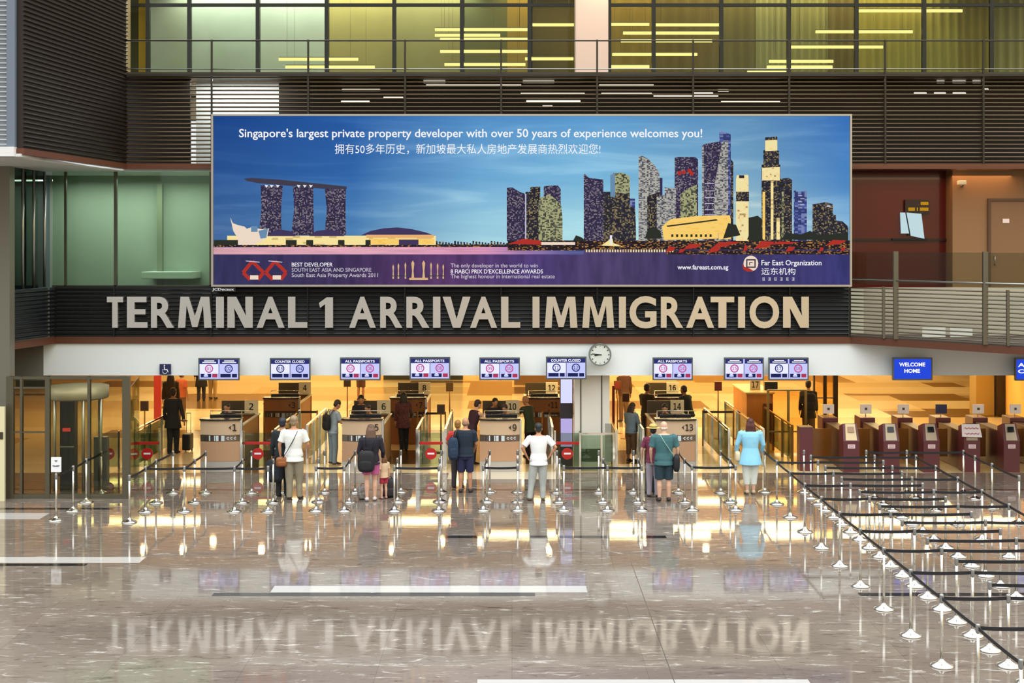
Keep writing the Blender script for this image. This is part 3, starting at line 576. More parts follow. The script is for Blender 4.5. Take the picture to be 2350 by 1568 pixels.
def shape(pts, key, lay):
    y = .075-.0025*lay
    pr_.poly([(bp(*p)[0], y, bp(*p)[1]) for p in pts], PI[key])
def rect(xa, ya, xb, yb, key, lay): shape([(xa, yb), (xb, yb), (xb, ya), (xa, ya)], key, lay)
rect(489, 266, 1951, 654, 'sky', 0)
rect(489, 580, 1951, 654, 'water', 1)
shape([(489, 568), (1100, 566), (1170, 560), (1340, 565), (1340, 584), (489, 584)], 'trail', 2)
rect(489, 561, 1165, 567, 'base', 3); rect(1165, 552, 1951, 575, 'base', 3); rect(1340, 573, 1951, 583, 'water', 4)
# three towers carrying a long roof deck
for a in ([(597, 425), (648, 426), (644, 480), (645, 540), (592, 540), (599, 480)], [(671, 428), (718, 430), (718, 480), (720, 540), (667, 540), (674, 480)], [(744, 430), (793, 432), (792, 480), (793, 540), (744, 540), (749, 480)]): shape(a, 'pur', 3)
shape([(558, 410), (575, 408), (640, 412), (720, 420), (795, 428), (795, 434), (740, 433), (660, 426), (590, 420), (565, 415)], 'deck', 4)
for x in (606, 618, 632, 680, 694, 708): shape([(x, 424), (x+9, 425), (x+4, 431)], 'white', 5)
for a in ([(527, 499), (533, 512), (546, 517), (560, 520), (568, 528), (560, 550), (545, 548), (534, 530)], [(556, 528), (575, 522), (600, 526), (616, 524), (612, 545), (596, 556), (566, 558)]): shape(a, 'pale', 6)
rect(575, 519, 590, 532, 'glassb', 7); shape([(592, 530), (614, 524), (610, 546), (597, 548)], 'glassb', 7)
shape([(612, 542), (625, 531), (645, 527), (668, 531), (678, 542)], 'dome', 5); shape([(708, 542), (725, 530), (750, 527), (775, 531), (790, 542)], 'dome', 5)
rect(520, 541, 1000, 562, 'cream', 4); rect(540, 548, 585, 562, 'pale', 7)
for a, b in ((655, 680), (702, 718), (775, 790), (838, 850), (490, 545)): rect(a, 551, b, 562, 'tree', 8)
shape([(828, 540), (850, 530), (880, 524), (912, 522), (945, 526), (975, 533), (998, 541)], 'dome', 6)
rect(840, 539, 995, 546, 'orange', 7); rect(848, 548, 996, 561, 'gold', 6); rect(915, 550, 960, 562, 'dome', 8)
for i in range(24): x = 1000+i*7; rect(x, 553+(i*7) % 6, x+4, 563, 'drk', 4)
# the long row of towers
def tower(pts, key, lay): shape(pts+[(pts[-1][0], 553), (pts[0][0], 553)], key, lay)
tower([(1163, 431), (1176, 430), (1192, 440), (1206, 445)], 'pur', 4)
tower([(1206, 440), (1217, 440), (1217, 429), (1240, 428)], 'drk', 4); rect(1205, 445, 1208, 550, 'line', 5)
tower([(1248, 427), (1280, 425), (1287, 434)], 'pur', 5); tower([(1236, 462), (1240, 454), (1262, 446), (1272, 454), (1288, 470), (1291, 500)], 'grn', 6)
tower([(1340, 400), (1343, 399), (1352, 408), (1385, 412)], 'pur', 5); tower([(1385, 440), (1402, 440), (1446, 446)], 'drk', 5)
tower([(1401, 402), (1408, 397), (1430, 396), (1446, 404)], 'grn', 4); shape([(1401, 402), (1412, 397), (1412, 452), (1401, 452)], 'glassb', 6); tower([(1385, 462), (1420, 452), (1458, 480), (1460, 520)], 'drk', 7)
tower([(1446, 455), (1458, 456)], 'blu', 3)
tower([(1466, 358), (1474, 357), (1488, 364), (1502, 378), (1513, 394), (1515, 412)], 'lit', 5); tower([(1486, 450), (1515, 440)], 'drk', 6); rect(1515, 408, 1521, 550, 'navy', 4)
tower([(1508, 452), (1526, 446), (1526, 430), (1552, 432), (1552, 446)], 'lit', 7)
tower([(1549, 362), (1556, 360), (1596, 360), (1603, 366)], 'pur', 5); tower([(1562, 446), (1580, 432), (1600, 424)], 'grn', 8)
for c in ((1560, 397), (1570, 395), (1583, 392), (1588, 398)): shape([(c[0]+5*math.cos(q), c[1]+5*math.sin(q)) for q in [i*math.pi/4 for i in range(8)]], 'red', 9)
tower([(1652, 303), (1658, 301), (1678, 308)], 'blu', 4); tower([(1613, 334), (1618, 330), (1654, 324), (1658, 340)], 'pur', 5); tower([(1640, 430), (1658, 325), (1672, 322)], 'lit', 6)
rect(1612, 334, 1616, 550, 'lit', 7); tower([(1678, 365), (1684, 372)], 'drk', 3)
for y in (420, 437, 452, 466, 480, 492): rect(1618, y, 1640, y+2, 'line', 8)
tower([(1690, 412), (1692, 402), (1718, 401), (1719, 412)], 'beige', 6); rect(1690, 440, 1720, 462, 'drk', 7); rect(1697, 402, 1709, 409, 'drk', 8)
tower([(1749, 378), (1753, 376), (1753, 345), (1757, 344), (1757, 315), (1785, 313), (1785, 345), (1789, 346), (1789, 377), (1792, 378)], 'drk', 5)
shape([(1757, 322), (1785, 320), (1785, 345), (1757, 347)], 'beige', 7); shape([(1750, 385), (1791, 383), (1791, 414), (1750, 414)], 'beige', 7); rect(1751, 440, 1757, 550, 'gold', 7); rect(1770, 415, 1776, 550, 'cream', 7); rect(1783, 500, 1791, 550, 'cream', 7)
tower([(1792, 410), (1812, 408), (1819, 413)], 'drk', 4); rect(1795, 440, 1800, 550, 'grn', 6); tower([(1823, 438), (1828, 434), (1828, 440), (1853, 438)], 'blu', 5)
for q in range(5): rect(1833+(q % 2)*5, 448+q*7, 1842+(q % 2)*5, 450+q*7, 'line', 6)
tower([(1866, 469), (1895, 464), (1913, 468), (1913, 492), (1920, 494), (1920, 506), (1935, 508), (1948, 520)], 'drk', 5); rect(1899, 471, 1907, 475, 'line', 6)
tower([(1718, 500), (1740, 495), (1749, 502)], 'tree', 4)
shape([(1520, 520), (1540, 503), (1600, 496), (1676, 494), (1678, 505), (1652, 507), (1648, 548), (1524, 551)], 'gold', 9); shape([(1530, 518), (1645, 503), (1648, 506), (1532, 521)], 'tree', 10); rect(1650, 505, 1678, 549, 'gold', 8)
for i in range(9): rect(1541+i*11, 538, 1546+i*11, 544, 'tree', 11)
for a in ([(1480, 548), (1486, 530), (1500, 520), (1516, 530), (1520, 548)], [(1660, 548), (1672, 512), (1690, 516), (1700, 540)], [(1715, 550), (1725, 528), (1745, 530), (1752, 550)], [(1790, 550), (1810, 535), (1840, 538), (1860, 530), (1880, 540), (1948, 535), (1948, 552)], [(1315, 553), (1322, 540), (1335, 545), (1345, 553)]): shape(a, 'tree', 10)
shape([(1380, 564), (1402, 548), (1406, 548), (1408, 558), (1430, 566)], 'cream', 10); rect(1400, 540, 1405, 562, 'white', 11)
shape([(1166, 560), (1200, 548), (1240, 552), (1246, 562)], 'red', 8); rect(1242, 556, 1320, 562, 'pale', 8)
for i, (cx, cyy, w_, h_, sl_) in enumerate([(1590, 566, 22, 6, -4), (1660, 562, 26, 6, -6), (1680, 558, 20, 4, 1), (1755, 562, 24, 8, -8), (1800, 558, 34, 4, 2), (1815, 572, 12, 6, -5), (1712, 570, 6, 8, 0), (1920, 557, 24, 6, -3), (1886, 573, 6, 6, 0), (1936, 572, 6, 5, 0), (1540, 572, 12, 7, 0), (1640, 574, 16, 6, -4), (1565, 576, 8, 5, 0)]):
    shape([(cx-w_, cyy+h_-sl_*.2), (cx-w_*.3, cyy-h_+sl_*.1), (cx+w_, cyy-h_*.6+sl_*.3), (cx+w_*.4, cyy+h_*.6)], 'red', 11)
rect(1530, 575, 1951, 584, 'base', 5)
for i in range(34): x = 1345+i*6; rect(x, 573, x+3, 579+(i*5) % 5, 'cream', 6)
# marks along the foot of the print
for cx in (581, 633):
    for a, b in (((cx-24, 626), (cx-3, 600)), ((cx+23, 626), (cx-3, 600)), ((cx-24, 626), (cx-8, 642)), ((cx+23, 626), (cx+10, 642))):
        dx, dy = b[0]-a[0], b[1]-a[1]; L = math.hypot(dx, dy); nx, ny = -dy/L*4, dx/L*4
        shape([(a[0]-nx, a[1]-ny), (b[0]-nx, b[1]-ny), (b[0]+nx, b[1]+ny), (a[0]+nx, a[1]+ny)], 'red', 12)
    rect(cx-8, 632, cx+11, 642, 'pale', 13); shape([(cx-18, 598), (cx+14, 601), (cx+14, 603), (cx-18, 600)], 'line', 13); shape([(cx-2, 610), (cx-10, 624), (cx+8, 624)], 'navy', 13)
for x, t1 in ((902, 607), (914, 604), (930, 602), (947, 598), (972, 598), (989, 602), (1004, 604), (1017, 606)):
    w_ = 3.2 if t1 < 600 else 1.8; shape([(x-w_, 640), (x+w_, 640), (x+w_*.5, 622), (x+w_*1.1, t1+6), (x, t1), (x-w_*1.1, t1+6), (x-w_*.5, 622)], 'brass', 12)
rect(939, 638, 982, 643, 'brass', 13); rect(898, 632, 938, 635, 'deck', 12); rect(982, 632, 1020, 635, 'deck', 12)
shape([(1724+20*math.cos(q)*(.85), 605+18*math.sin(q)) for q in [i*math.pi/12 for i in range(24)]], 'pale', 12)
shape([(1704, 604), (1708, 612), (1722, 617), (1730, 622), (1716, 624), (1706, 618)], 'red', 13); 
for a in ((1713, 595, 1735, 598), (1713, 612, 1735, 615), (1713, 595, 1716, 615), (1732, 595, 1735, 615), (1720, 602, 1728, 604), (1720, 602, 1722, 609)): rect(*a, 'deck', 14)
POSTER = pr_.build('poster', PM, bb, flat=True)
MW = emis('print_lettering', (244, 244, 246), 1.0); MW2 = emis('print_lettering_dim', (212, 206, 216), .9)
def btext(name, s, xa, xb, ya, yb, m=MW2, bold=.004):
    a, z1 = bp(xa, ya); b, z0 = bp(xb, yb); text_fit(name+'_text', s, a, b, z0, z1, .03, m, POSTER, bold, 0)
btext('headline', "Singapore's largest private property developer with over 50 years of experience welcomes you!", 548, 1612, 295, 321, MW, .012)
btext('chinese_headline', '拥有50多年历史，新加坡最大私人房地产发展商热烈欢迎您!', 768, 1378, 330, 354, MW, 0)
btext('caption', 'BEST DEVELOPER', 669, 763, 603, 612, MW, .008); btext('caption', 'SOUTH EAST ASIA AND SINGAPORE', 669, 852, 615, 624)
btext('caption', 'South East Asia Property Awards 2011', 669, 867, 627, 639); btext('caption', 'The only developer in the world to win', 1034, 1234, 605, 617)
btext('caption', "8 FIABCI PRIX D'EXCELLENCE AWARDS", 1034, 1246, 618, 628, MW, .008); btext('caption', 'The highest honour in international real estate', 1034, 1273, 630, 642)
btext('web_address', 'www.fareast.com.sg', 1555, 1672, 608, 622, MW, .015); btext('company_name', 'Far East Organization', 1748, 1886, 597, 613, MW, .012)
btext('company_name', '远东机构', 1748, 1826, 615, 631, MW, 0)
b = MB()
for i in range(6):
    xa, za = bp(1750+i*13.6, 644)
    for (u, v, w_, h_) in ((0, 0, 6, 1), (0, 3, 6, 1), (0, 6, 6, 1), (1+i % 2*2, 0, 1, 7), (4, 1, 1, 5)): b.box(xa+u*KB, xa+(u+w_)*KB, .028, .03, za+v*KB, za+(v+h_)*KB)
b.build('caption_text', MW2, POSTER)
text_fit('maker_lettering', 'JCDecaux', WX(487, DBB), WX(537, DBB), WZ(669, DBB)-BZ, WZ(661, DBB)-BZ, .02, mat('plate_white', (220, 220, 220), .5), bb, .02, .02)
MB().box(WX(485, DBB), WX(540, DBB), .02, .05, WZ(670, DBB)-BZ, zb).build('maker_plate', M_BACK, bb)
# ================================================================== SCREENS UNDER THE BULKHEAD
DT = 31.15; KT = DT/F0
M_CASE = mat('screen_case', (92, 98, 98), .35, .3)
ES = {k: emis('screen_'+k, c, s) for k, c, s in (('white', (226, 228, 255), 1.12), ('lilac', (196, 200, 250), 1.05), ('navy', (48, 52, 116), 1.0), ('tile', (38, 44, 92), .9), ('red', (178, 56, 84), 1.0), ('ring', (196, 84, 150), 1.0), ('ink', (58, 62, 130), 1.0), ('text', (250, 250, 255), 1.1), ('blue', (40, 72, 214), 1.05))}
SK = list(ES); SM = list(ES.values())
def monitor_tv(px0, px1, py0, py1, label, head, nums, kind):
    t = thing('information_screen', label, 'screen', ((px0+px1)/2*KT-CX*KT, DT, WZ(py1, DT)), 0, 'information screens under the bulkhead')
    w = (px1-px0)*KT/2; h = (py1-py0)*KT
    b = MB(); b.bbox(-w, w, .015, .09, 0, h, .008); b.box(-w, w, -.0, .02, 0, .035); b.box(-w, w, 0, .02, h-.035, h); b.box(-w, -w+.03, 0, .02, .03, h-.03); b.box(w-.03, w, 0, .02, .03, h-.03); b.build('casing', M_CASE, t)
    b = MB(); b.box(-.08, .08, .09, D0-DT, h*.35, h*.65); b.build('wall_bracket', M_CASE, t)
    ax, bx, az, bz = -w+.03, w-.03, .035, h-.035; s = MB()
    def R(u0, u1, v0, v1, k, lay): s.box(ax+(bx-ax)*u0, ax+(bx-ax)*u1, .013-.001*lay, .0145-.001*lay, az+(bz-az)*v0, az+(bz-az)*v1, SK.index(k))
    if kind == 'blue':
        R(0, 1, 0, 1, 'blue', 0); dsp = s.build('display', SM, t)
        x0, x1 = (ax+(bx-ax)*.14, ax+(bx-ax)*.84) if len(head[0]) > 4 else (ax+.04, ax+(bx-ax)*.45)
        text_fit('screen_text', head[0], x0, x1, az+(bz-az)*.62, az+(bz-az)*.82, .011, ES['text'], dsp, .03)
        c = (x1-x0)*.2 if len(head[0]) > 4 else 0
        text_fit('screen_text', head[1], x0+c, x1-c if c else x1, az+(bz-az)*.30, az+(bz-az)*.50, .011, ES['text'], dsp, .03); return t
    R(0, 1, 0, 1, 'lilac', 0); R(0, .49, .27, .76, 'white', 1)
    if len(head) == 1: R(0, 1, .77, 1, 'navy', 1)
    else:
        for u in (0, .52):
            R(u, u+.48, .77, 1, 'navy', 1); R(u+.12, u+.38, .90, .95, 'text', 2); R(u+.07, u+.43, .82, .87, 'text', 2)
    R(.493, .507, .05, .76, 'tile', 2)
    for u, (num, red, lit) in zip((0, .51), nums):
        R(u+.03, u+.30, .07, .25, 'tile', 2); R(u+.33, u+.46, .07, .25, 'red' if lit else 'tile', 2)
        if lit: R(u+.11, u+.22, .11, .21, 'lilac', 3); R(u+.13, u+.20, .2, .25, 'white', 3)
        cx, cz = ax+(bx-ax)*(u+.245), az+(bz-az)*.52; ro, ri = h*.185, h*.135; n = 28
        v = [(cx+r*math.cos(2*math.pi*i/n), .0105, cz+r*math.sin(2*math.pi*i/n)) for r in (ro, ri) for i in range(n)]
        s.add(v, [(i, (i+1) % n, n+(i+1) % n, n+i) for i in range(n)], SK.index('ring' if red else 'ink'))
    dsp = s.build('display', SM, t)
    if len(head) == 1: text_fit('screen_text', head[0], ax+(bx-ax)*.1, ax+(bx-ax)*.88, az+(bz-az)*.82, az+(bz-az)*.95, .010, ES['text'], dsp, .022)
    for u, (num, red, lit) in zip((0, .51), nums):
        cx, cz = ax+(bx-ax)*(u+.245), az+(bz-az)*.52
        text_fit('number_text', num, cx-.055, cx+.055, cz-.045, cz+.045, .0095, ES['ring' if red else 'ink'], dsp, .03)
    return t
AP = ('ALL PASSPORTS',); CC_ = ('COUNTER CLOSED',)
monitor_tv(455, 549, 822, 873, 'screen with two headings, numbers one and two, above the first desk', ('', ''), (('01', 1, 1), ('02', 0, 0)), 'n')
monitor_tv(619, 712, 822, 873, 'COUNTER CLOSED screen showing numbers three and four', CC_, (('03', 0, 0), ('04', 0, 0)), 'n')
monitor_tv(780, 873, 821, 873, 'ALL PASSPORTS screen showing numbers five and six', AP, (('05', 1, 1), ('06', 1, 1)), 'n')
monitor_tv(940, 1033, 820, 872, 'ALL PASSPORTS screen showing numbers seven and eight', AP, (('07', 1, 1), ('08', 1, 1)), 'n')
monitor_tv(1100, 1193, 821, 873, 'ALL PASSPORTS screen showing numbers nine and ten', AP, (('09', 1, 1), ('10', 1, 1)), 'n')
monitor_tv(1253, 1346, 819, 871, 'COUNTER CLOSED screen beside the round clock', CC_, (('11', 0, 0), ('12', 0, 0)), 'n')
monitor_tv(1498, 1590, 821, 873, 'ALL PASSPORTS screen on its own past the white column', AP, (('13', 1, 1), ('14', 1, 1)), 'n')
monitor_tv(1662, 1753, 821, 873, 'split heading screen with two red rings, first of a close pair', ('', ''), (('15', 1, 1), ('16', 1, 1)), 'n')
monitor_tv(1764, 1856, 821, 873, 'split heading screen with one blue ring, second of a close pair', ('', ''), (('17', 0, 0), ('18', 1, 1)), 'n')
monitor_tv(2049, 2140, 821, 873, 'plain blue screen reading WELCOME HOME', ('WELCOME', 'HOME'), (), 'blue')
monitor_tv(2330, 2424, 822, 874, 'plain blue screen cut off at the edge of the picture', ('ALL', 'CLE'), (), 'blue')
# clock
ck = thing('wall_clock', 'round grey clock hanging from the white bulkhead', 'clock', (WX(1377, 31.2), 31.2, WZ(814, 31.2))); r = 26*31.2/F0
b = MB(); n = 32
def ring(b, ro, ri, y0, y1, mi=0):
    v = [(q*math.cos(2*math.pi*i/n), y, q*math.sin(2*math.pi*i/n)) for q, y in ((ro, y0), (ri, y0), (ri, y1), (ro, y1)) for i in range(n)]
    b.add(v, [(a*n+i, a*n+(i+1) % n, ((a+1) % 4)*n+(i+1) % n, ((a+1) % 4)*n+i) for a in range(4) for i in range(n)], mi)
ring(b, r, r*.88, -.05, .09); b.build('rim', mat('clock_rim', (122, 126, 122), .4, .4), ck)
b = MB(); b.add([(r*.9*math.cos(2*math.pi*i/n), -.03, r*.9*math.sin(2*math.pi*i/n)) for i in range(n)], [tuple(range(n))])
for i in range(12):
    a = i*math.pi/6; c, s = math.cos(a), math.sin(a); b.bar((c*r*.7, -.034, s*r*.7), (c*r*.83, -.034, s*r*.83), .003, .022, 1)
b.build('dial', [mat('clock_dial', (212, 218, 208), .5), mat('clock_ink', (30, 34, 34), .5)], ck)
def hand(nm, ang, L, w):
    a = math.radians(90-ang); b = MB(); b.prism([(math.cos(a+e)*q, math.sin(a+e)*q) for q, e in ((L*.2, math.pi+.3), (L, w/L), (L, -w/L), (L*.2, math.pi-.3))], -.045, -.038); b.build(nm, MATS['clock_ink'], ck)
hand('hour_hand', 262, r*.5, .012); hand('minute_hand', 276, r*.72, .009)
b = MB(); b.box(-.05, .05, .05, .3, -.04, .04); b.build('bracket', M_GREYM, ck)
# wheelchair sign
ws_ = thing('wheelchair_sign', 'small navy wheelchair symbol sign on the bulkhead edge', 'sign', (WX(378.5, 31.4), 31.42, WZ(860, 31.4))); k = 31.4/F0
MB().bbox(-13*k, 13*k, 0, .03, 0, 24*k, .004).build('board', mat('sign_navy', (38, 40, 84), .4), ws_)
b = MB(); E = lambda x, z: (x*k, z*k)
b.prism([E(-3, 18.5), E(-1, 18.5), E(0, 12.5), E(5, 12.5), E(8, 6), E(6, 5), E(3.6, 10), E(-2.2, 10)], -.004, 0)
b.prism([(E(-1.6, 20.8)[0]+1.7*k*math.cos(i*math.pi/5), E(0, 20.8)[1]+1.7*k*math.sin(i*math.pi/5)) for i in range(10)], -.004, 0)
arc = [(-.5+5.6*math.cos(q), 8+5.6*math.sin(q)) for q in [math.radians(a) for a in range(130, 340, 15)]]
for p, q in zip(arc, arc[1:]): b.bar((p[0]*k, -.002, p[1]*k), (q[0]*k, -.002, q[1]*k), .004, 1.5*k)
b.build('symbol', mat('sign_white', (236, 236, 240), .5), ws_)

# ================================================================== HALL SHELL
M_AMB = mat('amber_wall', (226, 178, 104), .6)
struct(MB().box(-26, 34, D0+.35, 60, 3.0, 3.15).build('ceiling', mat('hall_ceiling', (226, 206, 164), .6)), 'warm ceiling of the immigration hall')
struct(MB().box(-26, 34, 59.8, 60, 0, 3).build('wall_back', M_AMB), 'far wall of the immigration hall')
struct(MB().box(-26, -25.8, 32, 60, 0, 3).build('wall_left', M_AMB)); struct(MB().box(33.8, 34, 32, 60, 0, 3).build('wall_right', M_AMB))
struct(MB().box(WX(2240, 42), WX(2282, 42), 42, 42.6, 0, 3).build('column', mat('olive_column', (168, 138, 76), .5)), 'tan pillar at the far end of the hall')
struct(MB().box(WX(2284, 42), WX(2306, 42), 41.8, 42.6, 0, 3).build('column', mat('dark_column', (48, 34, 22), .5)), 'dark pillar at the far end of the hall')
struct(MB().slab([(WX(2306, 42), 42), (WX(2360, 36.5), 36.5), (33, 36.5), (33, 42)], 0, 3).build('wall_right', mat('orange_wall', (236, 186, 96), .6)), 'orange wall closing the hall')
struct(MB().box(WX(880, 53), WX(1062, 53), 53, 53.3, 0, 2.2).build('wall_back', mat('dark_green_wall', (40, 42, 26), .5)), 'dark low wall deep in the hall')
struct(MB().box(WX(36, 50), WX(112, 50), 50, 50.3, 0, .45).build('wall_back', mat('green_dark_wall', (34, 50, 38), .4)), 'dark green wall behind the glass vestibule')
struct(MB().box(WX(1180, 51), WX(1320, 51), 51, 51.2, 0, 1.1).build('wall_back', mat('brown_low_wall', (120, 84, 40), .5)), 'low brown wall deep in the hall')
LPAN = emis('ceiling_glow', (255, 226, 164), 24.0); LPANW = emis('ceiling_glow_front', (255, 232, 186), 9.0)
def panel(x, y, w, d, m=None):
    t = thing('ceiling_light', 'oblong warm light panel set in the immigration hall ceiling', 'ceiling light', (x, y, 3.0), 0, 'ceiling lights of the immigration hall')
    b = MB(); b.box(-w/2-.04, w/2+.04, -d/2-.04, d/2+.04, -.03, -.0); b.build('frame', M_GREYM, t)
    b = MB(); b.box(-w/2, w/2, -d/2, d/2, -.04, -.031); b.build('diffuser', m or LPAN, t)
for x0_, x1_, y in ((-14, -8.5, 39.5), (-4.1, -1.75, 39.5), (-.84, 5.9, 37.6), (7.4, 12, 37.6), (3.0, 9.0, 38.8), (10.5, 16, 39.5)): panel((x0_+x1_)/2, y, x1_-x0_, .34)
for y in (42.5, 46, 50, 54, 57.5):
    for i in range(7): panel(-13+i*4.7, y, 4.0, .3, LPANW if y < 35 else None)
for px in (330, 420, 470, 600, 700, 900, 1010, 1100, 1260, 1480, 1620, 1740, 1980, 2130):
    x = WX(px, 35.9); t = thing('ceiling_light', 'small round downlight in the immigration hall ceiling', 'ceiling light', (x, 35.9+(px % 3)*.5, 3.0), 0, 'downlights of the immigration hall')
    b = MB(); b.lathe([(0, -.012), (.11, -.012), (.11, -.0), (0, 0)], n=16); b.build('rim', M_GREYM, t); b = MB(); b.lathe([(0, -.022), (.085, -.022), (.085, -.013), (0, -.013)], n=16); b.build('diffuser', emis('downlight_glow', (255, 226, 170), 90), t)
area('front_downlight', (-4, 32.2, 2.98), (14, .3), 70, (255, 222, 166)); area('front_downlight', (9, 32.2, 2.98), (10, .3), 60, (255, 222, 166))  # unseen fill lamps added to brighten the front desks

# ================================================================== DESKS
M_DESKT = mat('desk_beige', (206, 176, 142), .35); M_DESKP = mat('desk_rose', (186, 146, 112), .35); M_PLINTH = mat('desk_plinth', (176, 170, 160), .3)
M_DESKB = mat('desk_black', (20, 18, 18), .2); M_WOOD = mat('desk_wood', (150, 96, 48), .45, vary=.15, vscale=3, stretch=(1, 1, .2)); M_NUM = mat('number_ink', (34, 26, 24), .5)
M_NUMP = mat('number_panel', (220, 208, 176), .5); M_CHROME = mat('chrome', (226, 224, 216), .1, 1.0); M_BAND = mat('band_steel', (128, 112, 98), .18, .8)
M_MONB = mat('monitor_black', (16, 16, 18), .35); M_SCR = mat('monitor_dark_glass', (24, 28, 34), .08)
def arc_pts(w, bulge, n=10): return [(-w+2*w*i/n, -bulge*(1-(2*i/n-1)**2)) for i in range(n+1)]
def desk(name, loc, num_front, num_back, label, wood=False):
    t = thing('immigration_desk', label, 'immigration desk', loc, 0, 'immigration desks'); w, bg = .50, .09
    A, B_, P = (M_WOOD, M_WOOD, M_WOOD) if wood else (M_DESKT, M_DESKP, M_PLINTH)
    def curved(z0, z1, out, m, nm):
        o = [(x, y-out) for x, y in arc_pts(w, bg)]; return MB().slab(o+[(w, .06), (-w, .06)], z0, z1).build(nm, m, t)
    curved(.0, .27, 0, P, 'plinth'); curved(.27, .76, .006, B_, 'lower_panel'); FP = curved(.93, 1.29, .006, A, 'front_panel')
    b = MB(); o = [(x, y-.002) for x, y in arc_pts(w, bg)]; b.slab(o+[(w, .06), (-w, .06)], .76, .93)
    for i, (u, wd, mi) in enumerate(((-.36, .05, 2), (-.27, .03, 1), (-.21, .05, 2), (-.14, .03, 1), (-.09, .06, 1), (-.01, .03, 2), (.04, .08, 1))):
        yy = -bg*(1-(u/w)**2)-.008; b.box(u, u+wd, yy, yy+.01, .78, .91, mi)
    BD = b.build('steel_band', [M_BAND, mat('band_pale', (206, 218, 222), .3), mat('band_dark', (58, 44, 44), .4)], t)
    b = MB()
    for i in range(3):
        u = .17+i*.085; yy = -bg*(1-(u/w)**2)-.012
        b.box(u, u+.06, yy, yy+.01, .815, .835); b.box(u, u+.06, yy, yy+.01, .86, .88); b.box(u, u+.018, yy, yy+.01, .815, .88)
    b.build('band_lettering', mat('sign_white', (236, 236, 240), .5), BD)
    MB().slab([(x*1.03, y-.05) for x, y in arc_pts(w, bg)]+[(w+.02, .28), (-w-.02, .28)], 1.29, 1.325).build('counter_top', M_DESKB, t)
    for s in (-1, 1): MB().box(s*w-.02*s, s*(w-.06), .06, 2.35, 0, 1.12).build('side_panel', M_WOOD if wood else mat('desk_side', (176, 132, 84), .4), t)
    b = MB()
    for s in (-1, 1): b.box(s*w-.05*s, s*(w+.03), .06, 2.35, 1.12, 1.15)
    b.box(-w, w, 2.27, 2.35, 1.12, 1.15); b.build('ledge', mat('desk_ledge', (206, 196, 168), .3), t)
    MB().box(-w+.06, w-.06, .3, .95, .92, .96).build('work_top', M_DESKB, t)
    MB().box(w-.005, w+.045, -.02, .05, 0, 1.31).build('corner_post', M_CHROME, t)
    MB().box(-w, w, 2.30, 2.36, 0, 1.12).build('rear_panel', M_WOOD, t)
    b = MB(); b.box(-w+.02, w-.02, 2.22, 2.25, 1.16, 1.50); b.build('rear_screen', mat('desk_rear_screen', (74, 64, 44), .4), t)
    b = MB(); b.box(.14, w, 2.18, 2.215, 1.17, 1.52); NPN = b.build('number_panel', M_NUMP, t)
    b = MB(); b.tube([(-w+.1, .62, 1.44), (w+.1, .62, 1.44)], .012, 6); b.tube([(-w+.1, .62, .96), (-w+.1, .62, 1.44)], .01, 6); b.tube([(w-.1, .62, .96), (w-.1, .62, 1.44)], .01, 6); b.build('glass_shelf_rail', M_CHROME, t)
    yy = -bg*(1-(.27/w)**2)-.018
    if num_front:
        wd = .10 if len(num_front) == 1 else .19
        text_fit('number_lettering', num_front, .42-wd, .42, 1.03, 1.20, yy, M_NUM, FP, .03, .008)
        x = .42-wd-.08; b = MB(); b.prism([(x+.05, 1.17), (x-.015, 1.115), (x+.05, 1.06), (x+.03, 1.115)], yy-.01, yy); b.build('arrow_print', M_NUM, FP)
    wd = .11 if len(num_back) == 1 else .2
    text_fit('number_lettering', num_back, .32-wd/2, .32+wd/2, 1.26, 1.44, 2.178, M_NUM, NPN, .03, .006)
    return t
def computer(x, y, z, rz, label):
    t = thing('computer_monitor', label, 'monitor', (x, y, z), rz, 'monitors on the immigration desks')
    MB().bbox(-.20, .20, -.03, .03, .12, .42, .012).build('casing', M_MONB, t)
    MB().box(-.18, .18, .03, .034, .14, .40).build('screen', M_SCR, t)
    b = MB(); b.box(-.1, .1, -.07, .08, 0, .015); b.box(-.03, .03, -.02, .02, .015, .14); b.build('stand', M_MONB, t)
NW = {'1': 'one', '5': 'five', '9': 'nine', '13': 'thirteen', '3': 'three', '7': 'seven', '11': 'eleven', '15': 'fifteen'}
for px, nf, nb, y in ((506, '1', '2', 31.62), (831, '5', '6', 31.62), (1147, '9', '10', 31.62), (1551, '13', '14', 31.62), (645, '3', '4', 36.0), (936, '7', '8', 36.0), (1246, '11', '12', 36.0), (1540, '15', '16', 36.0)):
    x = WX(px, y); desk('', (x, y, 0), nf, nb, 'curved beige immigration desk of the front row numbered '+NW[nf] if y < 33 else 'wood brown immigration desk of the second row numbered '+NW[nf], wood=y > 33)
    computer(x+.24, y+.44, .96, 0, 'black monitor on the counter of desk number ' + NW[nf] + ', next to its number')
    computer(x-.16, y+.42, .96, .25, 'black monitor on the counter of desk number ' + NW[nf] + ', away from its number')
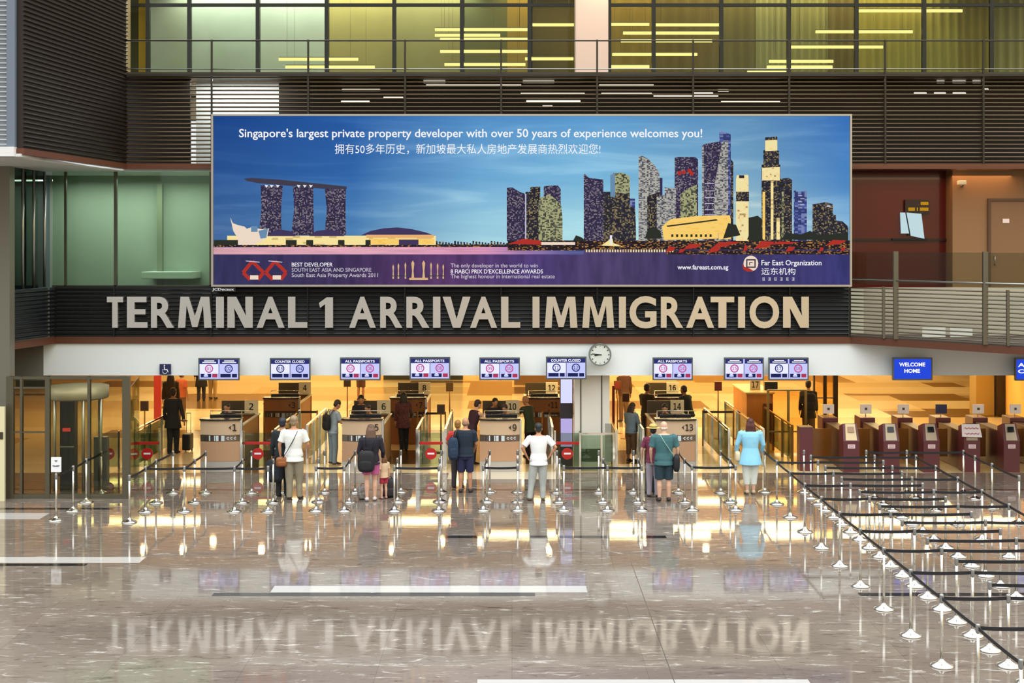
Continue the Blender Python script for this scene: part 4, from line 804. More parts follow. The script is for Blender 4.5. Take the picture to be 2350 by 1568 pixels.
# desk 17
t = thing('immigration_desk', 'tall narrow honey wood desk numbered 17', 'immigration desk', (WX(1744, 36.4), 36.4, 0), 0, 'immigration desks')
M_HONEY = mat('honey_wood', (196, 126, 52), .4, vary=.12, vscale=3, stretch=(1, 1, .2))
MB().bbox(-.38, .38, 0, 2.2, 0, 1.38, .02).build('body', M_HONEY, t); MB().box(-.42, .42, -.04, 2.24, 1.38, 1.42).build('counter_top', mat('honey_top', (222, 186, 120), .3), t)
NPN = MB().box(-.15, .15, .7, .76, 1.42, 1.72).build('number_panel', M_NUMP, t); text_fit('number_lettering', '17', -.1, .1, 1.48, 1.66, .698, M_NUM, NPN, .03, .006)
MB().box(.08, .36, -.03, 0, .15, 1.1).build('door', mat('dark_wood', (96, 56, 30), .4), t)
o = MB().bbox(WX(1755, 37), WX(1785, 37), 37.0, 37.2, 1.42, 1.66, .02).build('computer_monitor', M_MONB); tag(o, 'black monitor on top of desk number seventeen', 'monitor', 'monitors on the immigration desks')

# ---- glass lane barriers, gates, sign discs
M_BGL = glass('barrier_glass', (214, 226, 212), .07); M_BRASS = mat('brass_post', (150, 110, 54), .35, .7)
def barrier(x, y0, y1, label, m=None, h=1.0):
    t = thing('lane_barrier', label, 'barrier', (x, y0, 0), 0, 'glass barriers between the passport lanes'); L = y1-y0; m = m or M_CHROME
    for q in (0, .33, .66, 1): MB().box(-.03, .03, q*L-.03, q*L+.03, 0, h).build('post', m, t)
    MB().box(-.008, .008, .05, L-.05, .12, h-.05).build('glass_panel', M_BGL, t)
    MB().box(-.025, .025, -.03, L+.03, h, h+.035).build('handrail', m, t)
for px, y0, y1, lb in ((957, 31.9, 35.6, 'glass lane barrier with steel posts, on the desk 5 side of the exit gate'), (1022, 31.9, 35.6, 'glass lane barrier with steel posts, on the desk 9 side of the exit gate'),
        (632, 31.9, 35.6, 'glass lane barrier behind the man with a shoulder bag'), (705, 32.6, 35.9, 'glass lane barrier beside the man in grey'), (1268, 32.2, 35.6, 'glass lane barrier behind the man with hands on hips'),
        (1476, 31.9, 33.6, 'short lane barrier before desk 13'), (1415, 31.7, 33.2, 'glass lane barrier against the white column'), (312, 31.9, 35.5, 'glass lane barrier under the wheelchair sign')):
    barrier(WX(px, y0), y0, y1, lb)
for px, y0, y1, lb in ((1673, 31.9, 36.0, 'brass lane barrier running in beside desk 13'), (1752, 31.9, 37.6, 'long brass lane barrier running in to desk 17'), (1818, 32.6, 36.2, 'brass lane barrier beside the maroon pillar box')):
    barrier(WX(px, y0), y0, y1, lb, M_BRASS if px > 1800 else None)
M_RED = mat('sign_red', (186, 34, 30), .35); M_SW = MATS['sign_white']
def gate(px, w, label, y=31.75, rail=True):
    t = thing('lane_gate', label, 'gate', (WX(px, y), y, 0), 0, 'no entry gates across the exit lanes')
    MB().box(-w/2, w/2, .0, .014, .1, .95).build('glass_pane', M_BGL, t)
    if rail: MB().bbox(-w/2, w/2, -.02, .0, .66, .73, .006).build('red_strip', M_RED, t)
    n = 24; b = MB(); b.prism([(.145*math.cos(2*math.pi*i/n), .43+.145*math.sin(2*math.pi*i/n)) for i in range(n)], -.02, -.004); DSC = b.build('no_entry_disc', M_RED, t)
    MB().box(-.085, .085, -.025, -.019, .41, .455).build('disc_bar', M_SW, DSC)
    for s in (-1, 1): MB().box(s*w/2-.02, s*w/2+.02, -.02, .03, 0, 1.0).build('post', M_CHROME, t)
gate(338, .62, 'no entry gate under the wheelchair sign, beside the suitcase walker'); gate(592, .72, 'no entry gate beside desk 1'); gate(989, .60, 'no entry gate between the glass barriers of desks 5 and 9'); gate(1302, .62, 'no entry gate beside the white column'); gate(250, .5, 'no entry gate seen through the glass vestibule', 31.75, False)
# glass pen next to the column
t = thing('glass_gate', 'steel framed glass swing gate in front of the white column', 'gate', (WX(1370, 31.3), 31.3, 0)); h = 41*31.3/F0
b = MB(); b.box(-h, h, -.02, .02, .98, 1.02)
for x in (-h, h-.05, h*.2): b.box(x, x+.05, -.025, .025, 0, 1.0)
b.build('frame', M_CHROME, t); MB().box(-h+.05, h-.05, -.006, .006, .08, .96).build('glass_pane', M_BGL, t); MB().box(-h+.05, h*.2, .02, .03, .3, .62).build('kick_panel', mat('green_panel', (112, 118, 88), .3), t)
b = MB(); b.box(h*.45, h*.8, .0, .02, .3, 1.25); b.build('reader_panel', M_STEEL, t)
# lit poster stand
t = thing('lightbox_poster', 'tall lilac backlit poster stand beside the white column', 'poster', (WX(1300, 32.4), 32.4, 0)); w = 15*32.4/F0
MB().box(-w, w, 0, .14, 0, 2.55).build('case', mat('case_dark', (44, 36, 44), .4), t)
b = MB(); b.box(-w+.02, w-.02, -.006, 0, 1.62, 2.5, 0); b.box(-w+.02, w-.02, -.006, 0, .5, 1.22, 1); b.build('lit_face', [emis('lilac_white', (206, 208, 246), 1.15), emis('lilac', (184, 172, 226), 1.0)], t)

# ---- maroon passport gates
M_MAR = mat('maroon_plastic', (98, 46, 52), .3); M_MARD = mat('maroon_shadow', (66, 30, 30), .35); M_FLAP = mat('amber_flap', (120, 74, 26), .15); M_KS = mat('kiosk_steel', (176, 158, 132), .3, .5)  # darker maroon colours the cabinets and the cap
PAP = mat('sticker_white', (240, 226, 224), .5)
ordn = ['first', 'second', 'third', 'fourth', 'fifth', 'sixth']
for i, px in enumerate((1954, 2046, 2138, 2231, 2322, 2413)):
    y = 31.5; x = WX(px, y)
    t = thing('passport_gate', '%s maroon self service passport gate counted from the maroon pillar box' % ordn[i] + (', with a handwritten paper' if i == 3 else ''), 'passport gate', (x, y, 0), 0, 'maroon passport gates')
    b = MB(); w = .2
    b.add([(-w, 0, 0), (w, 0, 0), (w, 0, .78), (-w, 0, .78), (-w*.86, .16, 1.2), (w*.86, .16, 1.2), (-w, .42, 0), (w, .42, 0), (w, .42, 1.1), (-w, .42, 1.1)],
          [(0,1,2,3), (3,2,5,4), (4,5,8,9), (9,8,7,6), (0,3,4,9,6), (1,7,8,5,2), (0,6,7,1)]); b.build('pedestal', M_MAR, t)
    b = MB(); b.bbox(-.16, .16, .42, 2.6, 0, .98, .02); b.build('cabinet', M_MARD, t)
    b = MB(); b.bbox(-.2, .2, 2.1, 2.7, 0, 1.08, .02); b.build('end_post', M_MAR, t)
    b = MB(); b.add([(-.14, .015, .8), (.14, .015, .8), (.12, .155, 1.19), (-.12, .155, 1.19)], [(0,1,2,3)]); v = b.v; b.v = [(p[0], p[1]-.02, p[2]) for p in v]
    b.add([(-.14, .03, .8), (.14, .03, .8), (.12, .17, 1.19), (-.12, .17, 1.19)], [(3,2,1,0)]); b.add([b.v[q] for q in (0,1,2,3,4,5,6,7)], [(0,4,5,1),(1,5,6,2),(2,6,7,3),(3,7,4,0)]); RF = b.build('reader_face', M_KS if i else mat('reader_lit', (232, 206, 160), .4), t)  # paler reader face on the first gate
    b = MB(); b.add([(-.08, .063, 1.0), (.08, .063, 1.0), (.075, .11, 1.13), (-.075, .11, 1.13)], [(0,1,2,3)]); b.v = [(p[0], p[1]-.03, p[2]) for p in b.v]; b.build('reader_screen', M_SCR if i != 0 else mat('reader_tan', (176, 140, 110), .4), RF)
    STK = MB().box(-.09, .09, -.006, 0, .60, .70).build('sticker', PAP, t)
    b = MB(); 
    for q in range(3): b.box(-.07, .07, -.009, -.006, .62+q*.025, .63+q*.025)
    b.build('sticker_print', mat('print_pink', (196, 110, 116), .5), STK)
    if i == 3:
        b = MB(); b.add([(-.26, -.03, .90), (.24, -.03, .88), (.20, .06, 1.2), (-.24, .06, 1.2)], [(0,1,2,3)]); b.add([(-.26, -.024, .90), (.24, -.024, .88), (.20, .066, 1.2), (-.24, .066, 1.2)], [(3,2,1,0)]); TPP = b.build('taped_paper', PAP, t)
        b = MB(); 
        for q, (z, yy) in enumerate(((1.10, .03), (.97, -.008))):
            pts = [(-.19+.03*j, yy-.012, z+.022*math.sin(j*2.1+q)) for j in range(13)]
            for p, r_ in zip(pts, pts[1:]): b.bar(p, r_, .006, .012)
        b.build('handwriting_print', mat('ink_red', (176, 70, 60), .5), TPP)
    b = MB(); b.box(-.01, .01, 2.3, 2.32, 1.08, 1.2); b.build('display_stalk', M_KS, t)
    b = MB(); b.bbox(-.15, .15, 2.2, 2.24, 1.17, 1.42, .008); b.build('display', mat('display_navy', (36, 44, 92), .3) if i == 3 else mat('display_white', (240, 236, 246), .4), t, (-.02, 0, 0))
    if i != 3: MB().box(-.03, .03, 2.19, 2.20, 1.27, 1.33).build('display_mark', mat('mark_dark', (60, 60, 62), .5), t, (-.02, 0, 0))
    MB().box(-.80, -.2, 1.2, 1.24, .2, .92).build('flap', M_FLAP, t)
t = thing('pillar_box', 'plain maroon pillar box beside the brass barriers', 'cabinet', (WX(1851, 31.7), 31.7, 0)); MB().bbox(-.165, .165, 0, .35, 0, 1.08, .01).build('body', M_MAR, t); MB().box(-.17, .17, -.005, .355, 1.08, 1.10).build('cap', M_MARD, t)

# ---- glazed partition beyond the maroon gates
t = thing('glazed_partition', 'dark framed glazed partition standing deep in the hall', 'partition', (WX(1890, 36.8), 36.8, 0))
b = MB(); 
for px, q in ((1868, .04), (1893, .09), (1917, .13)): x = WX(px, 36.8)-t.location.x; b.box(x-q/2, x+q/2, -.05, .05, 0, 2.98)
for z in (.3, 1.2, 1.9): b.box(WX(1868, 36.8)-t.location.x, WX(1917, 36.8)-t.location.x, -.02, .02, z, z+.03)
b.build('frame', mat('umber_frame', (52, 34, 18), .4, .3), t); MB().box(WX(1868, 36.8)-t.location.x, WX(1917, 36.8)-t.location.x, -.006, .006, .02, 2.96).build('pane', glass('amber_glass', (242, 226, 184), .06), t)
t = thing('glazed_partition', 'tall glass screen standing between desk 17 and the maroon pillar box', 'partition', (WX(1805, 34.2), 34.2, 0))
b = MB()
for x in (-.5, .05, .52): b.box(x-.03, x+.03, -.03, .03, 0, 1.75)
b.box(-.5, .52, -.02, .02, 1.72, 1.76); b.box(-.5, .52, -.02, .02, .6, .64); b.build('frame', mat('olive_steel', (140, 116, 62), .35, .6), t); MB().box(-.48, .5, -.006, .006, .05, 1.72).build('pane', MATS['amber_glass'], t)

# ---- glass front and vestibule at the hall's end
DV = 28.3; M_FR = mat('vestibule_frame', (96, 90, 72), .35, .5)
t = thing('glazed_screen', 'glass front with slim metal frames at the end of the hall', 'glass wall', (0, DV, 0)); b = MB(); zt = WZ(864, DV)
for px, q in ((24, .16), (50, .05), (110, .10), (205, .06), (290, .16)): x = WX(px, DV); b.box(x-q/2, x+q/2, -.05, .05, 0, zt)
b.box(WX(24, DV), WX(290, DV), -.04, .04, zt-.06, zt); b.box(WX(24, DV), WX(290, DV), -.04, .04, 0, .10); b.box(WX(24, DV), WX(110, DV), -.03, .03, WZ(890, DV)-.02, WZ(890, DV)+.02); b.box(WX(24, DV), WX(110, DV), -.03, .03, WZ(992, DV)-.015, WZ(992, DV)+.015)
b.build('frame', M_FR, t); MB().box(WX(24, DV), WX(290, DV), -.006, .006, .1, zt-.06).build('pane', glass('smoke_glass', (236, 232, 214), .06), t)
b = MB(); b.slab([(WX(290, DV), 0), (WX(290, DV)+.02, 0), (WX(318, 31.4)+.02, 31.4-DV), (WX(318, 31.4), 31.4-DV)], .02, 2.4); b.build('return_pane', M_BGL, t)
t = thing('revolving_vestibule', 'round glass vestibule with a pale curved canopy behind the glass front', 'vestibule', (WX(178, 29.7), 29.7, 0)); R_ = .66
b = MB(); b.lathe([(0, 2.08), (R_+.03, 2.08), (R_+.05, 2.12), (R_+.05, 2.36), (0, 2.38)], n=32); b.build('canopy', mat('canopy_grey', (176, 170, 150), .4, .3), t)
b = MB()
for a in (200, 240, 300, 340, 60, 120): b.tube([(R_*math.cos(math.radians(a)), R_*math.sin(math.radians(a)), 0), (R_*math.cos(math.radians(a)), R_*math.sin(math.radians(a)), 2.1)], .035, 8)
b.build('frame', M_STEEL, t)
b = MB(); A_ = [math.radians(a) for a in range(200, 341, 14)]; v = [(R_*math.cos(a), R_*math.sin(a), z) for z in (.05, 2.08) for a in A_]; m_ = len(A_)
b.add(v, [(i, i+1, m_+i+1, m_+i) for i in range(m_-1)], 0, True); b.build('curved_glass', M_BGL, t)
b = MB(); b.box(-.45, -.1, .1, .3, .0, 2.0); b.build('inner_panel', mat('inner_dark', (58, 54, 46), .4), t); MB().bbox(-.38, -.2, .06, .1, 1.28, 1.36, .01).build('warning_light', emis('lamp_red', (226, 66, 60), 1.2), t); MB().box(-.44, -.12, .08, .1, .9, .93).build('shelf', M_SW, t)
t = thing('access_panel', 'cream door edge with a dark lock at the border of the hall', 'door panel', (WX(4, 28.0), 28.0, 0)); MB().box(-.5, .06, 0, .06, 0, WZ(934, 28)).build('leaf', mat('cream_leaf', (222, 212, 172), .4), t); MB().box(-.04, .03, -.02, 0, WZ(1008, 28), WZ(992, 28)).build('lock', mat('lock_dark', (60, 50, 36), .4), t)
b = MB().box(WX(215, 30.4), WX(245, 30.4), 30.4, 30.6, 0, 1.05).build('reader_post', mat('bluegrey_post', (128, 130, 136), .35, .3)); tag(b, 'blue grey reader post inside the glass front', 'post')
# framed sign stands in the hall
def stand(px, py_top, y, label, col, w=.11):
    t = thing('sign_stand', label, 'sign', (WX(px, y), y, 0), 0, 'framed signs on poles'); z = WZ(py_top, y)
    b = MB(); b.tube([(0, 0, 0), (0, 0, z-.05)], .02, 8); b.lathe([(0, 0), (.15, 0), (.15, .015), (.03, .03)], n=16); b.build('pole', M_BRASS, t)
    MB().bbox(-w, w, -.03, .0, z-.27, z, .01).build('frame', mat('sign_frame', (120, 86, 44), .4, .3), t); MB().box(-w*.75, w*.75, -.036, -.03, z-.24, z-.03).build('face', mat('face_%d_%d_%d' % col, col, .4), t)
stand(332, 920, 33.4, 'framed sign on a pole beside the suitcase walker', (80, 54, 40)); stand(1012, 928, 34.5, 'dark framed sign on a pole beside the exit gate', (70, 52, 36)); stand(1032, 878, 38.5, 'brass framed sign on a tall pole behind the exit gate', (110, 84, 40))
stand(1417, 874, 38.0, 'framed sign on a pole past the white column', (150, 60, 40)); stand(1436, 902, 37.0, 'low dark sign on a pole past the white column', (60, 30, 24)); stand(1648, 876, 37.0, 'red and black sign on a pole beside desk 17', (120, 30, 30)); stand(797, 868, 39, 'small sign on a pole behind the desk 6 officer', (90, 70, 44))
o = MB().bbox(WX(1405, 36.5), WX(1411, 36.5), 36.5, 36.6, 0, 1.6).build('banner_stand', mat('banner_maroon', (120, 30, 24), .5)); tag(o, 'narrow maroon banner beside the white column', 'banner')
o = MB().bbox(WX(353, 41), WX(369, 41), 41, 41.1, 0, 2.6).build('banner_stand', mat('banner_red', (166, 40, 34), .5)); tag(o, 'tall red banner behind the suitcase walker', 'banner')
# ================================================================== QUEUE POSTS AND BELTS
M_POST = mat('polished_post', (214, 210, 200), .16, 1.0); M_HEAD = mat('post_head', (150, 150, 148), .3, .8); M_BELT = mat('belt_black', (20, 20, 26), .6)
PH = .97
proto = {'base': MB().lathe([(0, 0), (.155, 0), (.158, .008), (.15, .02), (.105, .04), (.06, .06), (.03, .085), (.022, .10)], n=24).data('base'),
         'pole': MB().lathe([(0, .09), (.021, .09), (.021, .87), (0, .87)], n=12).data('pole'),
         'belt_head': MB().lathe([(0, .86), (.027, .86), (.030, .87), (.030, .955), (.024, .97), (0, .97)], n=12).data('belt_head')}
for k, m in (('base', M_POST), ('pole', M_POST), ('belt_head', M_HEAD)): proto[k].materials.append(m)
ORD = ['first', 'second', 'third', 'fourth', 'fifth', 'sixth', 'seventh', 'eighth', 'ninth', 'tenth', 'eleventh', 'twelfth', 'thirteenth', 'fourteenth', 'fifteenth', 'sixteenth', 'seventeenth', 'eighteenth', 'nineteenth', 'twentieth', 'twenty-first', 'twenty-second', 'twenty-third']
def qpost(x, y, label, group):
    t = thing('queue_post', label, 'queue post', (x, y, 0), 0, group)
    for k in ('base', 'pole', 'belt_head'): put(k, proto[k], t)
    return (x, y)
def belt(a, b, label, group, sag=.012):
    a, b = Vector((*a, 0)), Vector((*b, 0)); d = b-a; L = d.length; u = d/L; a2, b2 = a+u*.028, b-u*.028; n = Vector((u.y, -u.x, 0))*.0025
    mb = MB(); K = 6; pts = []
    for i in range(K+1):
        f = i/K; p = a2+(b2-a2)*f; z = .915-sag*4*f*(1-f); pts.append((p, z))
    v = [p+s*n+Vector((0, 0, z+h)) for p, z in pts for s, h in ((-1, -.024), (1, -.024), (1, .024), (-1, .024))]
    mb.add(v, [(4*i+j, 4*i+(j+1) % 4, 4*i+4+(j+1) % 4, 4*i+4+j) for i in range(K) for j in range(4)]+[(3,2,1,0), (4*K, 4*K+1, 4*K+2, 4*K+3)])
    o = mb.build('queue_belt', M_BELT); tag(o, label, 'queue belt', group)
GP = 'posts of the short queue lines before the desks'; GB = 'belts of the short queue lines before the desks'
LINES = {'L': ([(129, 1195), (168, 1173), (198, 1153), (233, 1133)], 'leading to the round glass vestibule', 'LLL'), 'M': ([(297, 1199), (334, 1175), (358, 1155), (397, 1132)], 'below the wheelchair sign', 'MMM'),
 'N': ([(423, 1174), (447, 1154), (472, 1132)], 'in front of desk 1', 'NN'), 'O': ([(538, 1174), (556, 1154), (577, 1132)], 'at the corner of desk 1', 'OO'), 'Q': ([(615, 1174), (627, 1154), (641, 1131)], 'beside the man with a shoulder bag', 'QQ'),
 'R': ([(725, 1173), (731, 1152), (745, 1131)], 'before the man in grey', ''), 'S': ([(790, 1173), (802, 1153), (815, 1131)], 'in front of desk 5', 'SS'), 'T': ([(905, 1173), (912, 1152), (920, 1130)], 'beside the black bag on the floor', 'TT'),
 'U': ([(1007, 1173), (1009, 1152), (1013, 1131)], 'before the exit gate of desk 5', 'U'), 'V': ([(1109, 1172), (1117, 1152), (1124, 1130)], 'beside the man in navy shorts', 'VV'), 'X': ([(1188, 1172), (1188, 1152), (1188, 1130)], 'in front of desk 9', 'X'),
 'Y': ([(1294, 1172), (1284, 1153), (1278, 1131)], 'beside the man with hands on hips', 'YY'), 'Z': ([(1394, 1172), (1384, 1153), (1374, 1131)], 'before the white column', 'Z'), 'AA': ([(1473, 1172), (1465, 1153), (1454, 1131)], 'beside the woman in a straw hat', 'A'),
 'BB': ([(1588, 1171), (1571, 1153), (1557, 1131)], 'in front of desk 13', 'BB'), 'CC': ([(1688, 1171), (1676, 1153), (1654, 1131)], 'beside the woman in light blue', 'CC')}
PT = {}
for k, (pts, where, bl) in LINES.items():
    P = []
    for i, (px, py) in enumerate(pts):
        x, y, _ = G(px, py); P.append(qpost(x, y, '%s post of the queue line %s' % (ORD[i], where), GP))
    PT[k] = P
    for i in range(len(bl)): belt(P[i], P[i+1], '%s belt of the queue line %s' % (['front', 'middle', 'back'][min(i, 2)] if len(P) > 3 else ['front', 'back'][i], where), GB)
for a, ia, b, ib, lb in (('M', 1, 'N', 0, 'from the line below the wheelchair sign to the line before desk 1'), ('N', 0, 'O', 0, 'across the front of desk 1'), ('O', 0, 'Q', 0, 'before the no entry gate of desk 1'), ('R', 0, 'S', 0, 'between the man in grey and the line of desk 5'),
        ('T', 0, 'U', 0, 'before the exit gate between desks 5 and 9'), ('V', 0, 'X', 0, 'across the front of desk 9'), ('Y', 0, 'Z', 0, 'before the no entry gate at the white column'), ('Z', 0, 'AA', 0, 'in front of the white column and glass gate'), ('BB', 0, 'CC', 0, 'between desk 13 and the woman in light blue')):
    belt(PT[a][ia], PT[b][ib], 'black belt stretched ' + lb, GB)
# paper sign on the end post
x, y = PT['L'][0]; t = thing('post_sign', 'white paper sign in a holder topping the foremost post before the vestibule', 'sign', (x, y, .97)); k = y/F0
MB().box(-11.5*k, 11.5*k, -.01, .01, .03, 34*k+.03).build('holder', mat('sign_paper', (236, 238, 240), .4), t); b = MB(); b.box(-.012, .012, -.008, .008, -.0, .04); b.build('clip', M_STEEL, t)
b = MB()
for u0, u1, z in ((-.03, .03, .26), (-.02, .02, .24), (-.075, -.02, .16), (-.005, .075, .16), (-.06, .06, .14)): b.box(u0, u1, -.013, -.01, z, z+.012)
b.build('lettering', mat('sign_ink', (70, 72, 84), .5), t)
# the maze
GM = 'posts of the queue maze'; GMB = 'belts of the queue maze'
ROW0, STEP = 29.0, 1.327
XA, XB, XC, XD, XE = 5.80, 6.70, 8.13, 9.06, 10.36
def vis(x, y): return WX(2350, y) > x-.12
CN = {'A': "maze's outer edge column", 'B': "maze's second column", 'C': "maze's third column", 'D': "maze's fourth column", 'E': "maze's column beside the maroon gates"}
MP = {}; cnt = {}
def mpost(c, x, r):
    y = ROW0-STEP*r
    if not vis(x, y): return
    cnt[c] = cnt.get(c, 0)+1; MP[c, r] = qpost(x, y, '%s post, counted from the hall, in the %s' % (ORD[cnt[c]-1], CN[c]), GM)
for i in range(12): mpost('A', XA, i)
for i in range(23): mpost('B', XB, i/2)
for i in range(17): mpost('C', XC, i/2)
for r in (0, .5, 1.5, 2.5, 3.5, 4.5): mpost('D', XD, r)
for r in (0, .55, 1.3, 2.4): mpost('E', XE, r)
bc = {}
def mbelt(a, b, label):
    if a in MP and b in MP: belt(MP[a], MP[b], label, GMB)
for i in range(11): mbelt(('A', i), ('A', i+1), "belt along the maze's outer edge, %s span counted from the hall" % ORD[i])
for i in range(1, 12):
    mbelt(('A', i), ('B', i), "maze cross belt from the outer edge's %s post to the second column" % ORD[i]); mbelt(('B', i), ('C', i), "belt across the maze in the %s edge row, second to third column" % ORD[i])
for i in range(0, 11):
    r = i+.5; mbelt(('B', r), ('C', r), "belt across the maze in the %s inner row, second to third column" % ORD[i]); mbelt(('C', r), ('D', r), "belt across the maze in the %s inner row, third to fourth column" % ORD[i])
    # rows whose far post lies outside the view keep a belt running out of frame
for i in range(1, 12):
    for r in (i, i+.5):
        if ('B', r) in MP and ('C', r) not in MP: y = ROW0-STEP*r; belt(MP['B', r], (XC, y), "maze belt leaving the picture from the second column, %s%s row" % (ORD[i], '' if r == i else ' inner'), GMB)
        if r == i and ('A', r) in MP and ('B', r) not in MP: y = ROW0-STEP*r; belt(MP['A', r], (XB, y), "belt leaving the picture from the outer edge's %s post" % ORD[i], GMB)
        if r != i and ('C', r) in MP and ('D', r) not in MP: y = ROW0-STEP*r; belt(MP['C', r], (XD, y), "belt leaving the picture from the third column, %s inner row" % ORD[i], GMB)
ds_ = [.5, 1.5, 2.5, 3.5, 4.5]
for i, (a, b_) in enumerate(zip(ds_, ds_[1:])): mbelt(('D', a), ('D', b_), "belt along the maze's fourth column, %s span counted from the hall" % ORD[i])
if ('D', 4.5) in MP: belt(MP['D', 4.5], (XD, ROW0-STEP*5.5), "belt leaving the picture along the maze's fourth column", GMB)
mbelt(('C', 0), ('D', 0), 'belt of the back row nearest the maroon gates, third to fourth column'); mbelt(('D', 0), ('E', 0), 'belt of the back row nearest the maroon gates, fourth to last column')
es_ = [0, .55, 1.3, 2.4]
for i, (a, b_) in enumerate(zip(es_, es_[1:])): mbelt(('E', a), ('E', b_), 'belt along the column beside the maroon gates, %s span counted from the hall' % ORD[i])
# belts strung across the lanes deep in the hall
def lane_belt(xa, xb, y, label):
    x0, x1 = WX(xa, y), WX(xb, y); z = .95
    t = thing('lane_belt', label, 'belt', (x0, y, 0), 0, 'belts across the inner lanes'); MB().box(0, x1-x0, -.003, .003, z-.03, z+.03).build('webbing', mat('belt_brown', (54, 34, 22), .6), t)
    for x in (0, x1-x0): b = MB(); b.tube([(x, 0, 0), (x, 0, 1.0)], .022, 8); b.build('post', M_BRASS, t)
lane_belt(606, 728, 35.7, 'dark belt across the lane in front of desk 3'); lane_belt(958, 1022, 35.4, 'dark belt across the exit lane between desks 5 and 9'); lane_belt(1245, 1318, 35.4, 'dark belt across the lane in front of desk 11'); lane_belt(1613, 1683, 35.7, 'dark belt across the lane beside desk 13')
# ================================================================== PEOPLE
JOBS = []
def voxel(mb, vox, name, m, parent, smooth=2):
    """queue a set of overlapping shapes to be fused into one continuous skin"""
    me = mb.data(name); o = bpy.data.objects.new(name, me); COL.objects.link(o)
    r = o.modifiers.new('fuse', 'REMESH'); r.mode = 'VOXEL'; r.voxel_size = vox; r.use_smooth_shade = True
    s = o.modifiers.new('smooth', 'SMOOTH'); s.iterations = smooth; s.factor = .5
    if parent is not None: o.parent = parent
    JOBS.append((o, m)); return o
def flush():
    dg = bpy.context.evaluated_depsgraph_get()
    for o, m in JOBS:
        me = bpy.data.meshes.new_from_object(o.evaluated_get(dg)); me.name = o.name
        me.polygons.foreach_set('use_smooth', [True]*len(me.polygons)); me.materials.clear(); me.materials.append(m); o['_new'] = me.name
    for o, m in JOBS:
        me = bpy.data.meshes[o['_new']]; del o['_new']; o.modifiers.clear(); o.data = me
    JOBS.clear()
def cloth(name, col, **k): return mat(name, col, k.pop('rough', .85), vary=k.pop('vary', .10), vscale=k.pop('vscale', 9), **k)
SKIN = {'pale': mat('skin_pale', (226, 178, 150), .5), 'tan': mat('skin_tan', (198, 144, 108), .5), 'brown': mat('skin_brown', (150, 100, 70), .5)}
HAIR = {}
def hairm(col): return mat('hair_%d_%d_%d' % col, col, .5, vary=.3, vscale=40, stretch=(1, 1, .15))
EYE_M = mat('eye_dark', (28, 22, 20), .2); SHOE = {}
def shoem(col): return mat('shoe_%d_%d_%d' % col, col, .45)
def V(*a): return Vector(a)
